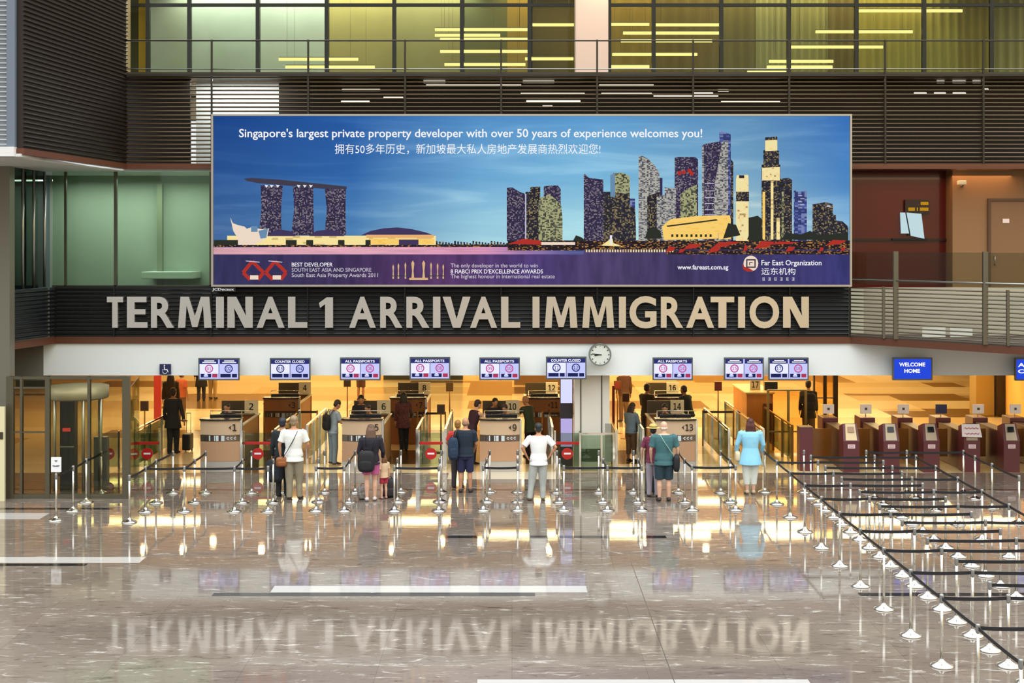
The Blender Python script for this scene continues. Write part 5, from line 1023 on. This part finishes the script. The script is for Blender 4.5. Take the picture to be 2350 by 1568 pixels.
def person(label, px, py, h, rz=0.0, skin='tan', hair=('short', (40, 28, 24)), top=('tee', None), bottom=('long', None), shoes=(40, 36, 34), legs=((-.055, 0, .0), (.055, 0, .0)),
           arms=(((-.03, -.01, -.165), (-.01, .03, -.142)), ((.03, -.01, -.165), (.01, .03, -.142))), lean=0.0, nod=0.0, w=1.0, loc=None, turn=0.0, vox=.010, eyes=False, belly=0.0, group=None):
    """an upright figure facing +y before it is turned by rz; lengths are in body heights"""
    loc = loc or G(px, py); t = thing('person', label, 'person', loc, rz, group)
    U = h
    hipz = .515; spine = lambda s: V(0, math.sin(lean)*s, hipz+math.cos(lean)*s)       # s: distance up the back
    R3 = Matrix.Rotation(-lean, 3, 'X')
    # ---- body
    b = MB()
    def torso(b, rings, infl=0.0, n=18):
        pts = [spine(s) for s, rx, ry in rings]; vs = []
        for (s, rx, ry), c in zip(rings, pts):
            for j in range(n):
                a = 2*math.pi*j/n; o = V((rx*w+infl)*math.cos(a), (ry*w+infl)*math.sin(a)+(belly*max(0, math.sin(a)) if -.02 < s < .2 else 0), 0); vs.append((c+R3 @ o)*U)
        k = len(rings); fs = [(i*n+j, i*n+(j+1) % n, (i+1)*n+(j+1) % n, (i+1)*n+j) for i in range(k-1) for j in range(n)]+[tuple(range(n-1, -1, -1)), tuple((k-1)*n+j for j in range(n))]
        b.add(vs, fs)
    TOR = [(-.05, .060, .052), (0, .088, .062), (.03, .092, .062), (.10, .076, .054), (.18, .086, .06), (.25, .098, .06), (.295, .094, .052), (.322, .066, .042), (.335, .034, .034)]
    torso(b, TOR)
    sh = {s: spine(.293)+R3 @ V(s*.096*w, 0, 0) for s in (-1, 1)}
    neck0, neck1 = spine(.315), spine(.36)+V(0, .012+math.sin(nod)*.02, 0)
    b.tube([neck0*U, neck1*U], [.031*U, .029*U], 12)
    # head: nods forward about its base, turns sideways
    HB = neck1+V(0, .004, 0); RH = Matrix.Rotation(turn, 3, 'Z') @ Matrix.Rotation(-nod-lean*.4, 3, 'X')
    hd = lambda x, y, z: (HB+RH @ V(x, y, z))*U
    HR = [(-.012, .012, .016, .030), (-.004, .026, .030, .022), (.014, .036, .042, .012), (.036, .042, .051, .006), (.060, .0445, .055, .002), (.085, .043, .054, .0), (.105, .035, .045, -.002), (.118, .020, .027, -.002), (.123, .006, .008, -.002)]
    def headloft(b, infl, rings, n=16):
        vs = [hd((rx+infl)*math.cos(2*math.pi*j/n), cy_+(ry+infl)*math.sin(2*math.pi*j/n), z+(infl if z > .1 else 0)) for z, rx, ry, cy_ in rings for j in range(n)]
        k = len(rings); b.add(vs, [(i*n+j, i*n+(j+1) % n, (i+1)*n+(j+1) % n, (i+1)*n+j) for i in range(k-1) for j in range(n)]+[tuple(range(n-1, -1, -1)), tuple((k-1)*n+j for j in range(n))])
    headloft(b, 0, HR)
    b.tube([hd(0, .048, .066), hd(0, .060, .046), hd(0, .066, .036), hd(0, .052, .032)], [.006*U, .008*U, .010*U, .006*U], 8)          # nose
    b.tube([hd(-.016, .050, .016), hd(0, .056, .016), hd(.016, .050, .016)], [.004*U, .006*U, .004*U], 8)                               # lips
    b.tube([hd(-.030, .046, .070), hd(0, .054, .073), hd(.030, .046, .070)], [.004*U, .005*U, .004*U], 8)                               # brow
    for s in (-1, 1): b.ball(hd(s*.045, -.002, .046), (.006*U, .012*U, .018*U), 8)
    # legs
    hip = {s: spine(0)+V(s*.047*w, 0, -.02) for s in (-1, 1)}; foot = {}; LG = {}
    for s, (fx, fy, kf) in zip((-1, 1), legs):
        A = V(fx, fy, .042); H = hip[s]; K = (H+A)/2+V(0, .012+kf, .01); LG[s] = (H, K, A); foot[s] = A
        b.tube([(H+V(0, 0, .03))*U, (H*.7+K*.3)*U, K*U, (K*.65+A*.35+V(0, -.008, 0))*U, A*U, (A+V(0, 0, -.03))*U], [.050*U*w, .047*U*w, .031*U, .033*U, .020*U, .021*U], 12)
        b.tube([(A+V(0, -.028, -.024))*U, (A+V(0, .02, -.018))*U, (A+V(s*.006, .07, -.028))*U, (A+V(s*.008, .10, -.032))*U], [(.016*U, .021*U), (.022*U, .024*U), (.014*U, .027*U), (.008*U, .02*U)], 10, ref=(0, 0, 1))
    # arms and hands
    AR = {}
    for s, (e, f) in zip((-1, 1), arms):
        S = sh[s]; E = S+V(*e); Wr = E+V(*f); AR[s] = (S, E, Wr)
        b.tube([(S+V(-s*.012, 0, .004))*U, (S+V(s*.006, 0, -.012))*U, (S*.5+E*.5)*U, E*U, (E*.7+Wr*.3)*U, Wr*U], [.030*U*w, .031*U*w, .025*U*w, .0205*U, .021*U, .0145*U], 10)
        d = (Wr-E).normalized(); side = V(0, 1, 0) if abs(d.y) < .7 else V(0, 0, 1); side = (side-d*side.dot(d)).normalized(); nrm = d.cross(side)*s
        P1 = Wr+d*.050
        b.tube([(Wr-d*.005)*U, (Wr+d*.02)*U, (P1)*U], [(.014*U, .010*U), (.022*U, .009*U), (.023*U, .008*U)], 10, ref=tuple(side))
        for q, (off, ln) in enumerate(((.018, .036), (.0065, .042), (-.0055, .039), (-.0165, .030))):
            p = P1+side*off; m1 = p+d*ln*.5-nrm*.004; m2 = p+d*ln*.88-nrm*.015
            b.tube([(p-d*.012)*U, m1*U, m2*U], [.0056*U, .0052*U, .0042*U], 7)
        p = Wr+d*.012+side*.016; b.tube([p*U, (p+d*.018+side*.016-nrm*.004)*U, (p+d*.036+side*.019-nrm*.012)*U], [.0062*U, .0058*U, .0046*U], 7)
    voxel(b, min(vox, .008) if vox < .012 else vox, 'body', SKIN[skin], t, 1)
    # ---- clothes
    kind, m = top
    if kind:
        c = MB(); g = .012
        lo = {'tee': -.03, 'shirt': -.055, 'long_shirt': -.12, 'dress': -.22, 'jacket': -.03, 'vest': .0}[kind]
        rings = [(lo, .098, .072), (max(lo+.02, -.02), .094, .068)]+[r for r in TOR if r[0] > max(lo+.02, -.02)+.005 and r[0] < .33]
        if kind in ('long_shirt', 'dress'): rings = [(lo, .122, .086), (lo*.5, .110, .078)]+[r for r in TOR if r[0] > .02 and r[0] < .33]
        torso(c, rings, g); 
        for s in (-1, 1):
            S, E, Wr = AR[s]
            if kind == 'vest': continue
            P = [(S+V(-s*.02, 0, .004))*U, (S+V(s*.008, 0, -.008))*U]; r_ = [.036*U*w, .040*U*w]
            if kind in ('tee', 'shirt'): P += [(S*.45+E*.55)*U, (S*.22+E*.78)*U]; r_ += [.036*U*w, .038*U*w]
            else: P += [(S*.5+E*.5)*U, E*U, (E*.5+Wr*.5)*U, (E*.1+Wr*.9)*U]; r_ += [.033*U*w, .030*U, .027*U, .023*U]
            c.tube(P, r_, 12)
        voxel(c, vox, 'shirt' if kind != 'jacket' else 'jacket', m, t)
    kind, m = bottom
    if kind:
        c = MB(); torso(c, [(-.065, .070, .06), (-.03, .090, .067), (.005, .088, .060), (.035, .080, .052)], .006)
        for s in (-1, 1):
            H, K, A = LG[s]; P = [(H+V(0, 0, .03))*U, (H*.6+K*.4)*U, K*U]; r_ = [.056*U*w, .053*U*w, .047*U*w]
            if kind == 'long': P += [(K*.6+A*.4)*U, (A+V(0, -.004, -.012))*U]; r_ += [.040*U, .036*U]
            elif kind == 'shorts': P[2] = (K+V(0, 0, -.0))*U; r_[2] = .048*U*w
            elif kind == 'crop': P += [(K*.35+A*.65)*U]; r_ += [.038*U]
            elif kind == 'short_shorts': P[2] = (H*.35+K*.65)*U; r_[2] = .054*U*w
            c.tube(P, r_, 12)
        voxel(c, vox, 'trousers' if kind in ('long', 'crop') else 'shorts', m, t)
    for s in (-1, 1):
        if shoes is None: break
        A = foot[s]; c = MB()
        c.tube([(A+V(0, -.036, -.024))*U, (A+V(0, -.02, -.012))*U, (A+V(0, .02, -.013))*U, (A+V(s*.006, .07, -.026))*U, (A+V(s*.008, .108, -.032))*U], [(.014*U, .020*U), (.027*U, .026*U), (.027*U, .028*U), (.015*U, .031*U), (.008*U, .02*U)], 12, ref=(0, 0, 1))
        o = c.build('shoe', shoem(shoes), t)
    # ---- hair or hat
    style, hc = hair; c = MB(); hm = hairm(hc)
    if style != 'bald':
        c.ball(hd(0, -.008, .080), (.050*U, .058*U, .052*U), 16, 0, RH); c.ball(hd(0, -.026, .046), (.043*U, .036*U, .042*U), 14, 0, RH)
        if style == 'long': c.tube([hd(0, -.03, .08), hd(0, -.046, .03), (HB+V(0, -.052, -.04))*U, (HB+V(0, -.054, -.11))*U, (HB+V(0, -.05, -.14))*U], [(.03*U, .050*U), (.028*U, .064*U), (.024*U, .074*U), (.018*U, .066*U), (.008*U, .04*U)], 14, ref=(0, 1, 0))
        if style == 'pony': c.tube([hd(0, -.05, .085), hd(0, -.085, .07), hd(0, -.09, .02), hd(0, -.075, -.04)], [.018*U, .02*U, .018*U, .006*U], 10)
        voxel(c, max(vox, .009), 'hair', hm, t)
    else:
        c.ball(hd(0, -.022, .040), (.0455*U, .037*U, .022*U), 14, 0, RH); voxel(c, max(vox, .009), 'hair', hm, t)
    if eyes:
        for s in (-1, 1): MB().ball(hd(s*.018, .0485, .056), .0052*U, 8).build('eye', EYE_M, t)
    t['_'] = 0; del t['_']
    return t, dict(U=U, sh=sh, AR=AR, spine=spine, hd=hd, R3=R3, w=w)
def local(t, p):                                     # a point of a person's own space in the hall's space
    c, s = math.cos(t.rotation_euler.z), math.sin(t.rotation_euler.z)
    return V(t.location.x+c*p[0]-s*p[1], t.location.y+s*p[0]+c*p[1], t.location.z+p[2])
M_STRAP = mat('strap_black', (22, 22, 24), .6); M_PACK = cloth('pack_dark', (30, 36, 44), vscale=14)
def bag(name, label, cat, t, p, rz, size, m, pocket=True, handle=True, group=None):
    """a soft bag whose centre is at p of a person's space (or of the hall when t is None)"""
    q = local(t, p) if t else V(*p); o = thing(name, label, cat, q, rz+(t.rotation_euler.z if t else 0), group); x, y, z = size
    def soft(b, c, r, e=.55):                          # a stuffed, round-cornered block
        k = len(b.v); b.ball((0, 0, 0), 1.0, 20); f = lambda q: math.copysign(abs(q)**e, q)
        b.v[k:] = [(c[0]+r[0]*f(p[0]), c[1]+r[1]*f(p[1]), c[2]+r[2]*f(p[2])) for p in b.v[k:]]
    b = MB(); soft(b, (0, 0, 0), (x, y, z)); b.build('body', m, o)
    if pocket: b = MB(); soft(b, (0, -y*.85, -z*.35), (x*.72, y*.35, z*.45)); b.build('pocket', m, o)
    if handle: b = MB(); b.tube([(-.05, 0, z*.94), (-.04, 0, z+.04), (.04, 0, z+.04), (.05, 0, z*.94)], .009, 6); b.build('handle', M_STRAP, o)
    return o
def strap_to(o, t, pts, m, wd=.022):
    """strap running over points given in a person's space, kept as a part of bag o"""
    iv = Matrix.Rotation(-o.rotation_euler.z, 3, 'Z'); b = MB(); b.tube([iv @ (local(t, p)-o.location) for p in pts], [(.006, wd)]*len(pts), 8, ref=None); b.build('strap', m, o)
def suitcase(label, loc, rz, size, m, lift=.45):
    x, y, z = size; o = thing('suitcase', label, 'suitcase', loc, rz)
    b = MB(); b.bbox(-x, x, -y, y, .05, .05+2*z, .03); b.build('shell', m, o)
    b = MB(); zt = .05+2*z
    for s in (-1, 1): b.tube([(s*x*.55, y*.4, zt-.02), (s*x*.55, y*.4, zt+lift)], .008, 6)
    b.tube([(-x*.6, y*.4, zt+lift), (x*.6, y*.4, zt+lift)], .014, 8); b.build('trolley_handle', M_STEEL, o)
    for s in (-1, 1): b = MB(); b.tube([(s*x*.8-.012, y*.5, .03), (s*x*.8+.012, y*.5, .03)], .03, 10); b.build('wheel', M_STRAP, o)
    return o
rad = math.radians
HANG = (((-.03, -.01, -.165), (-.01, .03, -.142)), ((.03, -.01, -.165), (.01, .03, -.142)))
# 1 suitcase walker
p, d = person('person in black tunic and trousers walking away with a small suitcase', 397, 1042, 1.79, rad(-4), 'brown', ('short', (34, 24, 20)), ('long_shirt', cloth('navy_black', (30, 32, 36))), ('long', cloth('navy_black', (30, 32, 36))), (24, 22, 22),
    legs=((-.045, -.02, 0), (.04, .04, .01)), arms=(((-.035, .0, -.165), (.0, .03, -.142)), ((.05, -.02, -.155), (.045, -.045, -.13))))
suitcase('small black upright suitcase trailing beside the walker', (G(431, 1036)[0], G(431, 1036)[1], 0), rad(-4), (.11, .17, .22), mat('case_black', (24, 24, 30), .4), .55)
# 2 white shirt with shoulder bag
p, d = person('grey haired man in a loose white shirt with a satchel strap across his back', 674, 1147, 1.87, 0, 'tan', ('short', (150, 128, 100)), ('shirt', cloth('shirt_white', (236, 236, 230), vary=.04)), ('long', cloth('trousers_khaki', (150, 140, 116))), (60, 54, 48),
    legs=((-.05, .0, 0), (.065, .035, .01)), arms=(((-.06, -.01, -.15), (.005, .035, -.13)), ((.06, .01, -.15), (-.01, .08, -.12))), w=1.12)
b = bag('shoulder_bag', 'brown leather satchel hanging at the hip of the white shirted man', 'bag', p, (-.25, -.10, .86), rad(12), (.13, .055, .11), mat('leather_brown', (150, 90, 46), .4), True, False)
strap_to(b, p, [(-.22, -.13, .95), (-.12, -.165, 1.10), (.02, -.16, 1.35), (.10, -.11, 1.53), (.11, .02, 1.565), (.05, .12, 1.45)], M_STRAP, .018)
# 3 dark figure next to him
p, d = person('person in black jacket half hidden by the white shirted man', 648, 1140, 1.78, rad(-5), 'tan', ('short', (38, 42, 52)), ('jacket', cloth('jacket_black', (30, 38, 40))), ('long', cloth('trousers_black', (40, 40, 42))), (30, 28, 28), legs=((-.05, 0, 0), (.05, .03, 0)))
bag('duffel_bag', 'dark carry bag hanging beside the figure in black', 'bag', p, (-.12, -.20, .62), 0, (.20, .09, .26), M_PACK, True, True)
# 4 man in grey at desk 5
p, d = person('man in pale grey shirt and grey trousers standing at desk 5 with head bowed', 764, 1066, 1.67, rad(-52), 'tan', ('short', (40, 30, 28)), ('tee', cloth('shirt_greyblue', (158, 172, 180))), ('long', cloth('trousers_greyblue', (124, 142, 150))), (70, 70, 72),
    arms=(((-.03, .04, -.155), (.02, .13, -.03)), ((.04, .05, -.15), (-.01, .135, -.02))), nod=rad(28), lean=rad(4))
b = bag('backpack', 'small black backpack on the back of the man in grey', 'bag', p, (0, -.19, 1.10), 0, (.14, .07, .21), mat('pack_black', (26, 24, 28), .7), True, True)
strap_to(b, p, [(-.10, -.17, 1.25), (-.11, -.05, 1.42), (-.10, .09, 1.33), (-.12, .08, 1.12)], M_STRAP); strap_to(b, p, [(.10, -.17, 1.25), (.11, -.05, 1.42), (.10, .09, 1.33), (.12, .08, 1.12)], M_STRAP)
# 5 woman with low rucksack, child, bags
p, d = person('brown haired woman in dark jacket and pink shorts wearing a low black rucksack', 851, 1150, 1.69, rad(6), 'pale', ('long', (96, 66, 46)), ('jacket', cloth('jacket_dark', (34, 30, 42))), ('short_shorts', cloth('shorts_pink', (196, 96, 150))), (214, 206, 206),
    legs=((-.05, -.01, 0), (.05, .02, 0)), arms=(((-.045, .0, -.16), (.02, .075, -.115)), ((.05, .0, -.16), (-.005, .10, -.10))), w=1.15, nod=rad(20))
b = bag('backpack', 'big black rucksack slung low on the woman in pink shorts', 'bag', p, (-.10, -.25, .92), rad(-8), (.19, .09, .24), mat('pack_black', (26, 24, 28), .7), True, True)
strap_to(b, p, [(-.15, -.19, 1.10), (-.13, -.14, 1.32), (-.12, -.02, 1.45), (-.11, .10, 1.34)], M_STRAP); strap_to(b, p, [(.0, -.19, 1.10), (.10, -.14, 1.32), (.12, -.02, 1.45), (.11, .10, 1.34)], M_STRAP)
person('small child with brown hair in pale top and red shorts beside the woman in pink', 881, 1145, .98, rad(30), 'pale', ('long', (120, 78, 44)), ('tee', cloth('top_cream', (230, 198, 160))), ('short_shorts', cloth('shorts_red', (176, 50, 70))), (200, 150, 140), vox=.008)
bag('duffel_bag', 'soft black bag set on the floor beside the child', 'bag', None, (G(893, 1143)[0], G(893, 1143)[1]+.1, .21), 0, (.20, .14, .21), mat('bag_charcoal', (40, 34, 38), .7), True, True)
bag('duffel_bag', 'grey patterned bag on the floor by the feet of the woman in pink', 'bag', None, (G(832, 1148)[0], G(832, 1148)[1]+.1, .15), .2, (.13, .12, .15), cloth('bag_grey', (130, 124, 118), vary=.5, vscale=30), True, True)
# 6 patterned blouse
person('woman in speckled maroon blouse and black trousers walking off behind desk 5', 926, 1036, 1.63, rad(8), 'tan', ('long', (36, 26, 24)), ('long_shirt', cloth('blouse_speckle', (96, 56, 60), vary=.7, vscale=30)), ('long', cloth('trousers_black', (34, 30, 30))), (30, 26, 26), legs=((-.03, -.03, 0), (.045, .03, .02)), arms=(((-.035, .0, -.165), (-.005, .02, -.142)), ((.035, .03, -.16), (0, .09, -.10))))
# 7 navy man in shorts
p, d = person('close cropped man in navy shirt, shorts and bare legs', 1068, 1131, 1.72, rad(-3), 'tan', ('bald', (120, 96, 82)), ('tee', cloth('shirt_navy', (26, 40, 54))), ('shorts', cloth('shorts_navy', (38, 40, 74))), (50, 40, 40), legs=((-.065, 0, 0), (.065, .01, 0)), arms=(((-.05, .02, -.155), (.01, .08, -.115)), ((.04, .03, -.16), (-.03, .10, -.09))), w=1.08)
b = bag('backpack', 'navy backpack hanging off one shoulder of the man in shorts', 'bag', p, (-.27, -.10, 1.02), rad(10), (.12, .09, .26), cloth('pack_navy', (36, 54, 78), vary=.3, vscale=20), True, True)
strap_to(b, p, [(-.24, -.12, 1.26), (-.21, -.10, 1.40), (-.17, -.01, 1.46), (-.18, .10, 1.36), (-.22, .09, 1.15)], mat('strap_rust', (120, 84, 40), .6))
person('person in red checked shirt mostly hidden by the man in navy', 1050, 1120, 1.58, rad(-10), 'tan', ('short', (150, 104, 48)), ('tee', cloth('check_red', (206, 60, 52), vary=.45, vscale=45)), ('long', cloth('trousers_dim', (60, 54, 56))), (50, 40, 36), arms=(((-.07, .01, -.14), (-.0, .10, -.06)), ((.03, .02, -.16), (0, .08, -.1))))
# 8 woman leaning on desk 9
person('woman in dark sleeveless top leaning her bare arms on desk 9', 1081, 1066, 1.68, rad(-46), 'pale', ('short', (44, 30, 26)), ('vest', cloth('vest_wine', (58, 30, 38))), ('long', cloth('trousers_black', (34, 30, 30))), (30, 26, 26), lean=rad(17), arms=(((-.02, .10, -.12), (.02, .13, .02)), ((.02, .11, -.12), (-.02, .13, .03))), nod=rad(10))
# 9 figure in green
person('person in dark green top leaning on the side of desk 9', 1217, 1048, 1.62, rad(38), 'tan', ('short', (170, 122, 84)), ('long_shirt', cloth('green_dark', (52, 64, 44))), ('long', cloth('trousers_plum', (48, 36, 40))), (36, 30, 30), lean=rad(14), arms=(((-.03, .09, -.12), (.03, .12, .03)), ((.02, .09, -.12), (-.03, .13, .04))), nod=rad(16))
# 10 hands on hips
p, d = person('man in white tee shirt and pale grey trousers, hands on hips', 1236, 1149, 1.72, 0, 'tan', ('short', (34, 38, 36)), ('shirt', cloth('tee_white', (246, 246, 244), vary=.03)), ('long', cloth('trousers_pale', (182, 186, 180))), (120, 104, 84), legs=((-.115, .0, 0), (.055, .015, 0)), arms=(((-.105, -.03, -.125), (.06, .05, -.115)), ((.115, -.03, -.12), (-.075, .05, -.115))), w=1.12)
# 11 woman with jeans jacket
p, d = person('long haired woman in pale denim jacket stepping up to desk 13', 1448, 1060, 1.55, rad(-40), 'brown', ('long', (50, 34, 28)), ('jacket', cloth('denim_pale', (120, 140, 150))), ('crop', cloth('trousers_brown', (110, 80, 52))), (60, 44, 36), arms=(((-.03, .04, -.155), (.02, .10, -.09)), ((.03, .05, -.15), (-.02, .11, -.07))), nod=rad(22))
bag('handbag', 'black and white handbag held by the woman in denim', 'bag', p, (.05, .24, .86), 0, (.13, .06, .10), cloth('bag_mono', (90, 92, 92), vary=.8, vscale=26), False, True)
# 12, 13 figures about desks 15 and 16
person('person in dark coat standing on the near side of desk 15', 1487, 0, 1.76, rad(-40), 'brown', ('short', (40, 26, 20)), ('jacket', cloth('coat_umber', (52, 40, 30))), ('long', cloth('trousers_black', (34, 30, 30))), (30, 26, 26), loc=(WX(1484, 35.6), 35.6, 0), arms=(((-.03, .05, -.15), (.02, .12, -.05)), ((.03, .05, -.15), (-.02, .12, -.04))), vox=.012)
person('person in black stooping over the far side of desk 15', 1580, 0, 1.72, rad(42), 'brown', ('short', (40, 28, 22)), ('jacket', cloth('jacket_black', (30, 38, 40))), ('long', cloth('trousers_black', (34, 30, 30))), (30, 26, 26), loc=(WX(1582, 35.6), 35.6, 0), lean=rad(16), arms=(((-.03, .09, -.13), (.02, .12, 0)), ((.03, .08, -.13), (-.02, .12, 0))), vox=.012)
# 14 teal man
p, d = person('balding white haired man in teal tee shirt and dark shorts, pale strap across back', 1524, 1151, 1.77, 0, 'pale', ('bald', (226, 214, 200)), ('shirt', cloth('tee_teal', (64, 106, 110))), ('shorts', cloth('shorts_blueblack', (40, 62, 72))), (54, 48, 44), legs=((-.06, .0, 0), (.06, .012, 0)), arms=(((-.05, .0, -.16), (.01, .06, -.12)), ((.055, -.0, -.155), (.0, .05, -.13))), w=1.2)
b = bag('shoulder_bag', 'black shoulder bag at the hip of the man in teal', 'bag', p, (.27, -.06, .86), rad(-10), (.07, .13, .19), mat('pack_black', (26, 24, 28), .7), False, False)
strap_to(b, p, [(.24, -.12, 1.0), (.15, -.155, 1.10), (.0, -.16, 1.32), (-.09, -.10, 1.47), (-.10, .02, 1.49), (-.03, .12, 1.36)], mat('strap_pale', (176, 214, 200), .6), .018)
# 15 straw hat
p, d = person('woman in maroon top and straw hat half hidden by the man in teal', 1499, 1141, 1.62, rad(-6), 'pale', ('short', (40, 34, 34)), ('tee', cloth('top_maroon', (120, 50, 74), vary=.4, vscale=25)), ('long', cloth('trousers_lilac', (160, 150, 160))), (60, 50, 60), arms=(((-.06, .0, -.15), (.0, .05, -.13)), ((.03, .0, -.16), (0, .05, -.13))))
q = local(p, d['hd'](0, -.004, .098)); o = thing('straw_hat', 'straw sun hat on the woman beside the man in teal', 'hat', q, 0); b = MB(); b.lathe([(0, .075), (.06, .07), (.085, .045), (.095, .0), (.155, -.012), (.16, -.018), (.09, -.012), (0, -.01)], n=24); b.build('hat_body', cloth('straw', (208, 180, 104), vary=.2, vscale=40), o)
b = MB(); b.lathe([(.090, .0), (.098, .0), (.096, .022), (.088, .022)], n=24); b.build('hat_band', mat('band_brown', (120, 92, 50), .6), o)
suitcase('slim dark blue suitcase standing beside the woman in the straw hat', (G(1492, 1133)[0], G(1492, 1133)[1], 0), 0, (.11, .16, .27), mat('case_slate', (36, 44, 52), .4), .45)
# 16 blue shirt
p, d = person('woman with long auburn hair in a loose light blue shirt and white trousers', 1722, 1134, 1.72, rad(-2), 'pale', ('long', (78, 30, 22)), ('long_shirt', cloth('shirt_sky', (150, 214, 240), vary=.06)), ('crop', cloth('trousers_white', (226, 230, 220), vary=.04)), (196, 170, 140), legs=((-.042, 0, 0), (.042, .01, 0)), arms=(((-.06, .01, -.155), (.0, .06, -.12)), ((.06, .01, -.155), (-.01, .08, -.11))), w=1.18)
bag('handbag', 'cream handbag at the side of the woman in light blue', 'bag', p, (-.28, .08, .85), 0, (.06, .12, .12), mat('bag_cream', (236, 214, 176), .5), False, True)
# 17 backpacker
p, d = person('backpacker in dark clothes walking away beyond the maroon pillar box', 1856, 0, 1.76, rad(-14), 'tan', ('short', (50, 36, 26)), ('long_shirt', cloth('green_black', (44, 44, 34))), ('crop', cloth('trousers_olive', (96, 78, 52))), (60, 50, 40), loc=(WX(1855, 36.4), 36.4, 0), vox=.012)
b = bag('backpack', 'large black pack carried beyond the maroon pillar box', 'bag', p, (.06, -.22, 1.15), 0, (.17, .12, .28), mat('pack_black', (26, 24, 28), .7), True, True)
# officers behind the desks
OFF = cloth('uniform_dark', (36, 36, 44)); OG = None
def officer(px, y, ztop, rz, label, hc=(26, 20, 20), sk='tan', nod=rad(25)):
    person(label, px, 0, ztop, rz, sk, ('short', hc), ('tee', OFF), ('long', OFF), (20, 20, 22), loc=(WX(px, y), y, 0), nod=nod, eyes=True, vox=.012, arms=(((-.04, .07, -.14), (.03, .12, -.03)), ((.04, .07, -.14), (-.03, .12, -.03))))
officer(524, 32.75, 1.60, rad(165), 'dark haired officer bent over behind desk 1'); officer(848, 32.8, 1.55, rad(150), 'officer with long dark hair behind desk 5'); officer(829, 33.75, 1.68, rad(185), 'officer looking down behind desk 6')
officer(1161, 32.8, 1.55, rad(160), 'officer in dark uniform behind desk 9'); officer(1134, 33.75, 1.60, rad(200), 'officer wearing a dark cap of hair behind desk 10'); officer(1526, 32.8, 1.56, rad(170), 'officer in black behind desk 13')
# far figures
person('distant figure with dark hair in brown clothes beyond the suitcase walker', 392, 0, 1.75, rad(10), 'brown', ('long', (40, 26, 20)), ('jacket', cloth('coat_umber', (52, 40, 30))), ('long', cloth('trousers_brown', (110, 80, 52))), (40, 30, 26), loc=(WX(392, 39), 39, 0), vox=.014)
person('distant figure in rust orange beyond the suitcase walker', 418, 0, 1.62, rad(-20), 'brown', ('short', (60, 36, 24)), ('tee', cloth('top_rust', (176, 84, 44))), ('long', cloth('trousers_brown', (110, 80, 52))), (40, 30, 26), loc=(WX(416, 40.5), 40.5, 0), vox=.014)
person('distant figure in black skirted coat under the first screen', 462, 0, 1.7, rad(20), 'brown', ('short', (30, 22, 20)), ('dress', cloth('coat_black', (22, 20, 20))), ('long', cloth('trousers_black', (34, 30, 30))), (30, 26, 26), loc=(WX(462, 46), 46, 0), vox=.014)
person('distant figure in tan trousers under the first screen', 489, 0, 1.7, rad(-10), 'brown', ('short', (30, 22, 20)), ('tee', cloth('shirt_tan', (170, 130, 80))), ('long', cloth('trousers_tan', (176, 140, 86))), (60, 46, 30), loc=(WX(488, 46.5), 46.5, 0), vox=.014)
person('distant figure in maroon shirt and bare legs under the third screen', 829, 0, 1.72, rad(-15), 'brown', ('short', (40, 28, 22)), ('shirt', cloth('shirt_maroon', (96, 32, 40))), ('shorts', cloth('shorts_umber', (80, 50, 34))), (60, 40, 30), loc=(WX(828, 46), 46, 0), vox=.014)
person('distant figure in brown standing past the white column', 1431, 0, 1.75, rad(15), 'brown', ('short', (40, 28, 22)), ('jacket', cloth('coat_chestnut', (84, 50, 30))), ('long', cloth('trousers_brown', (110, 80, 52))), (40, 30, 26), loc=(WX(1432, 40.5), 40.5, 0), vox=.014)
flush()
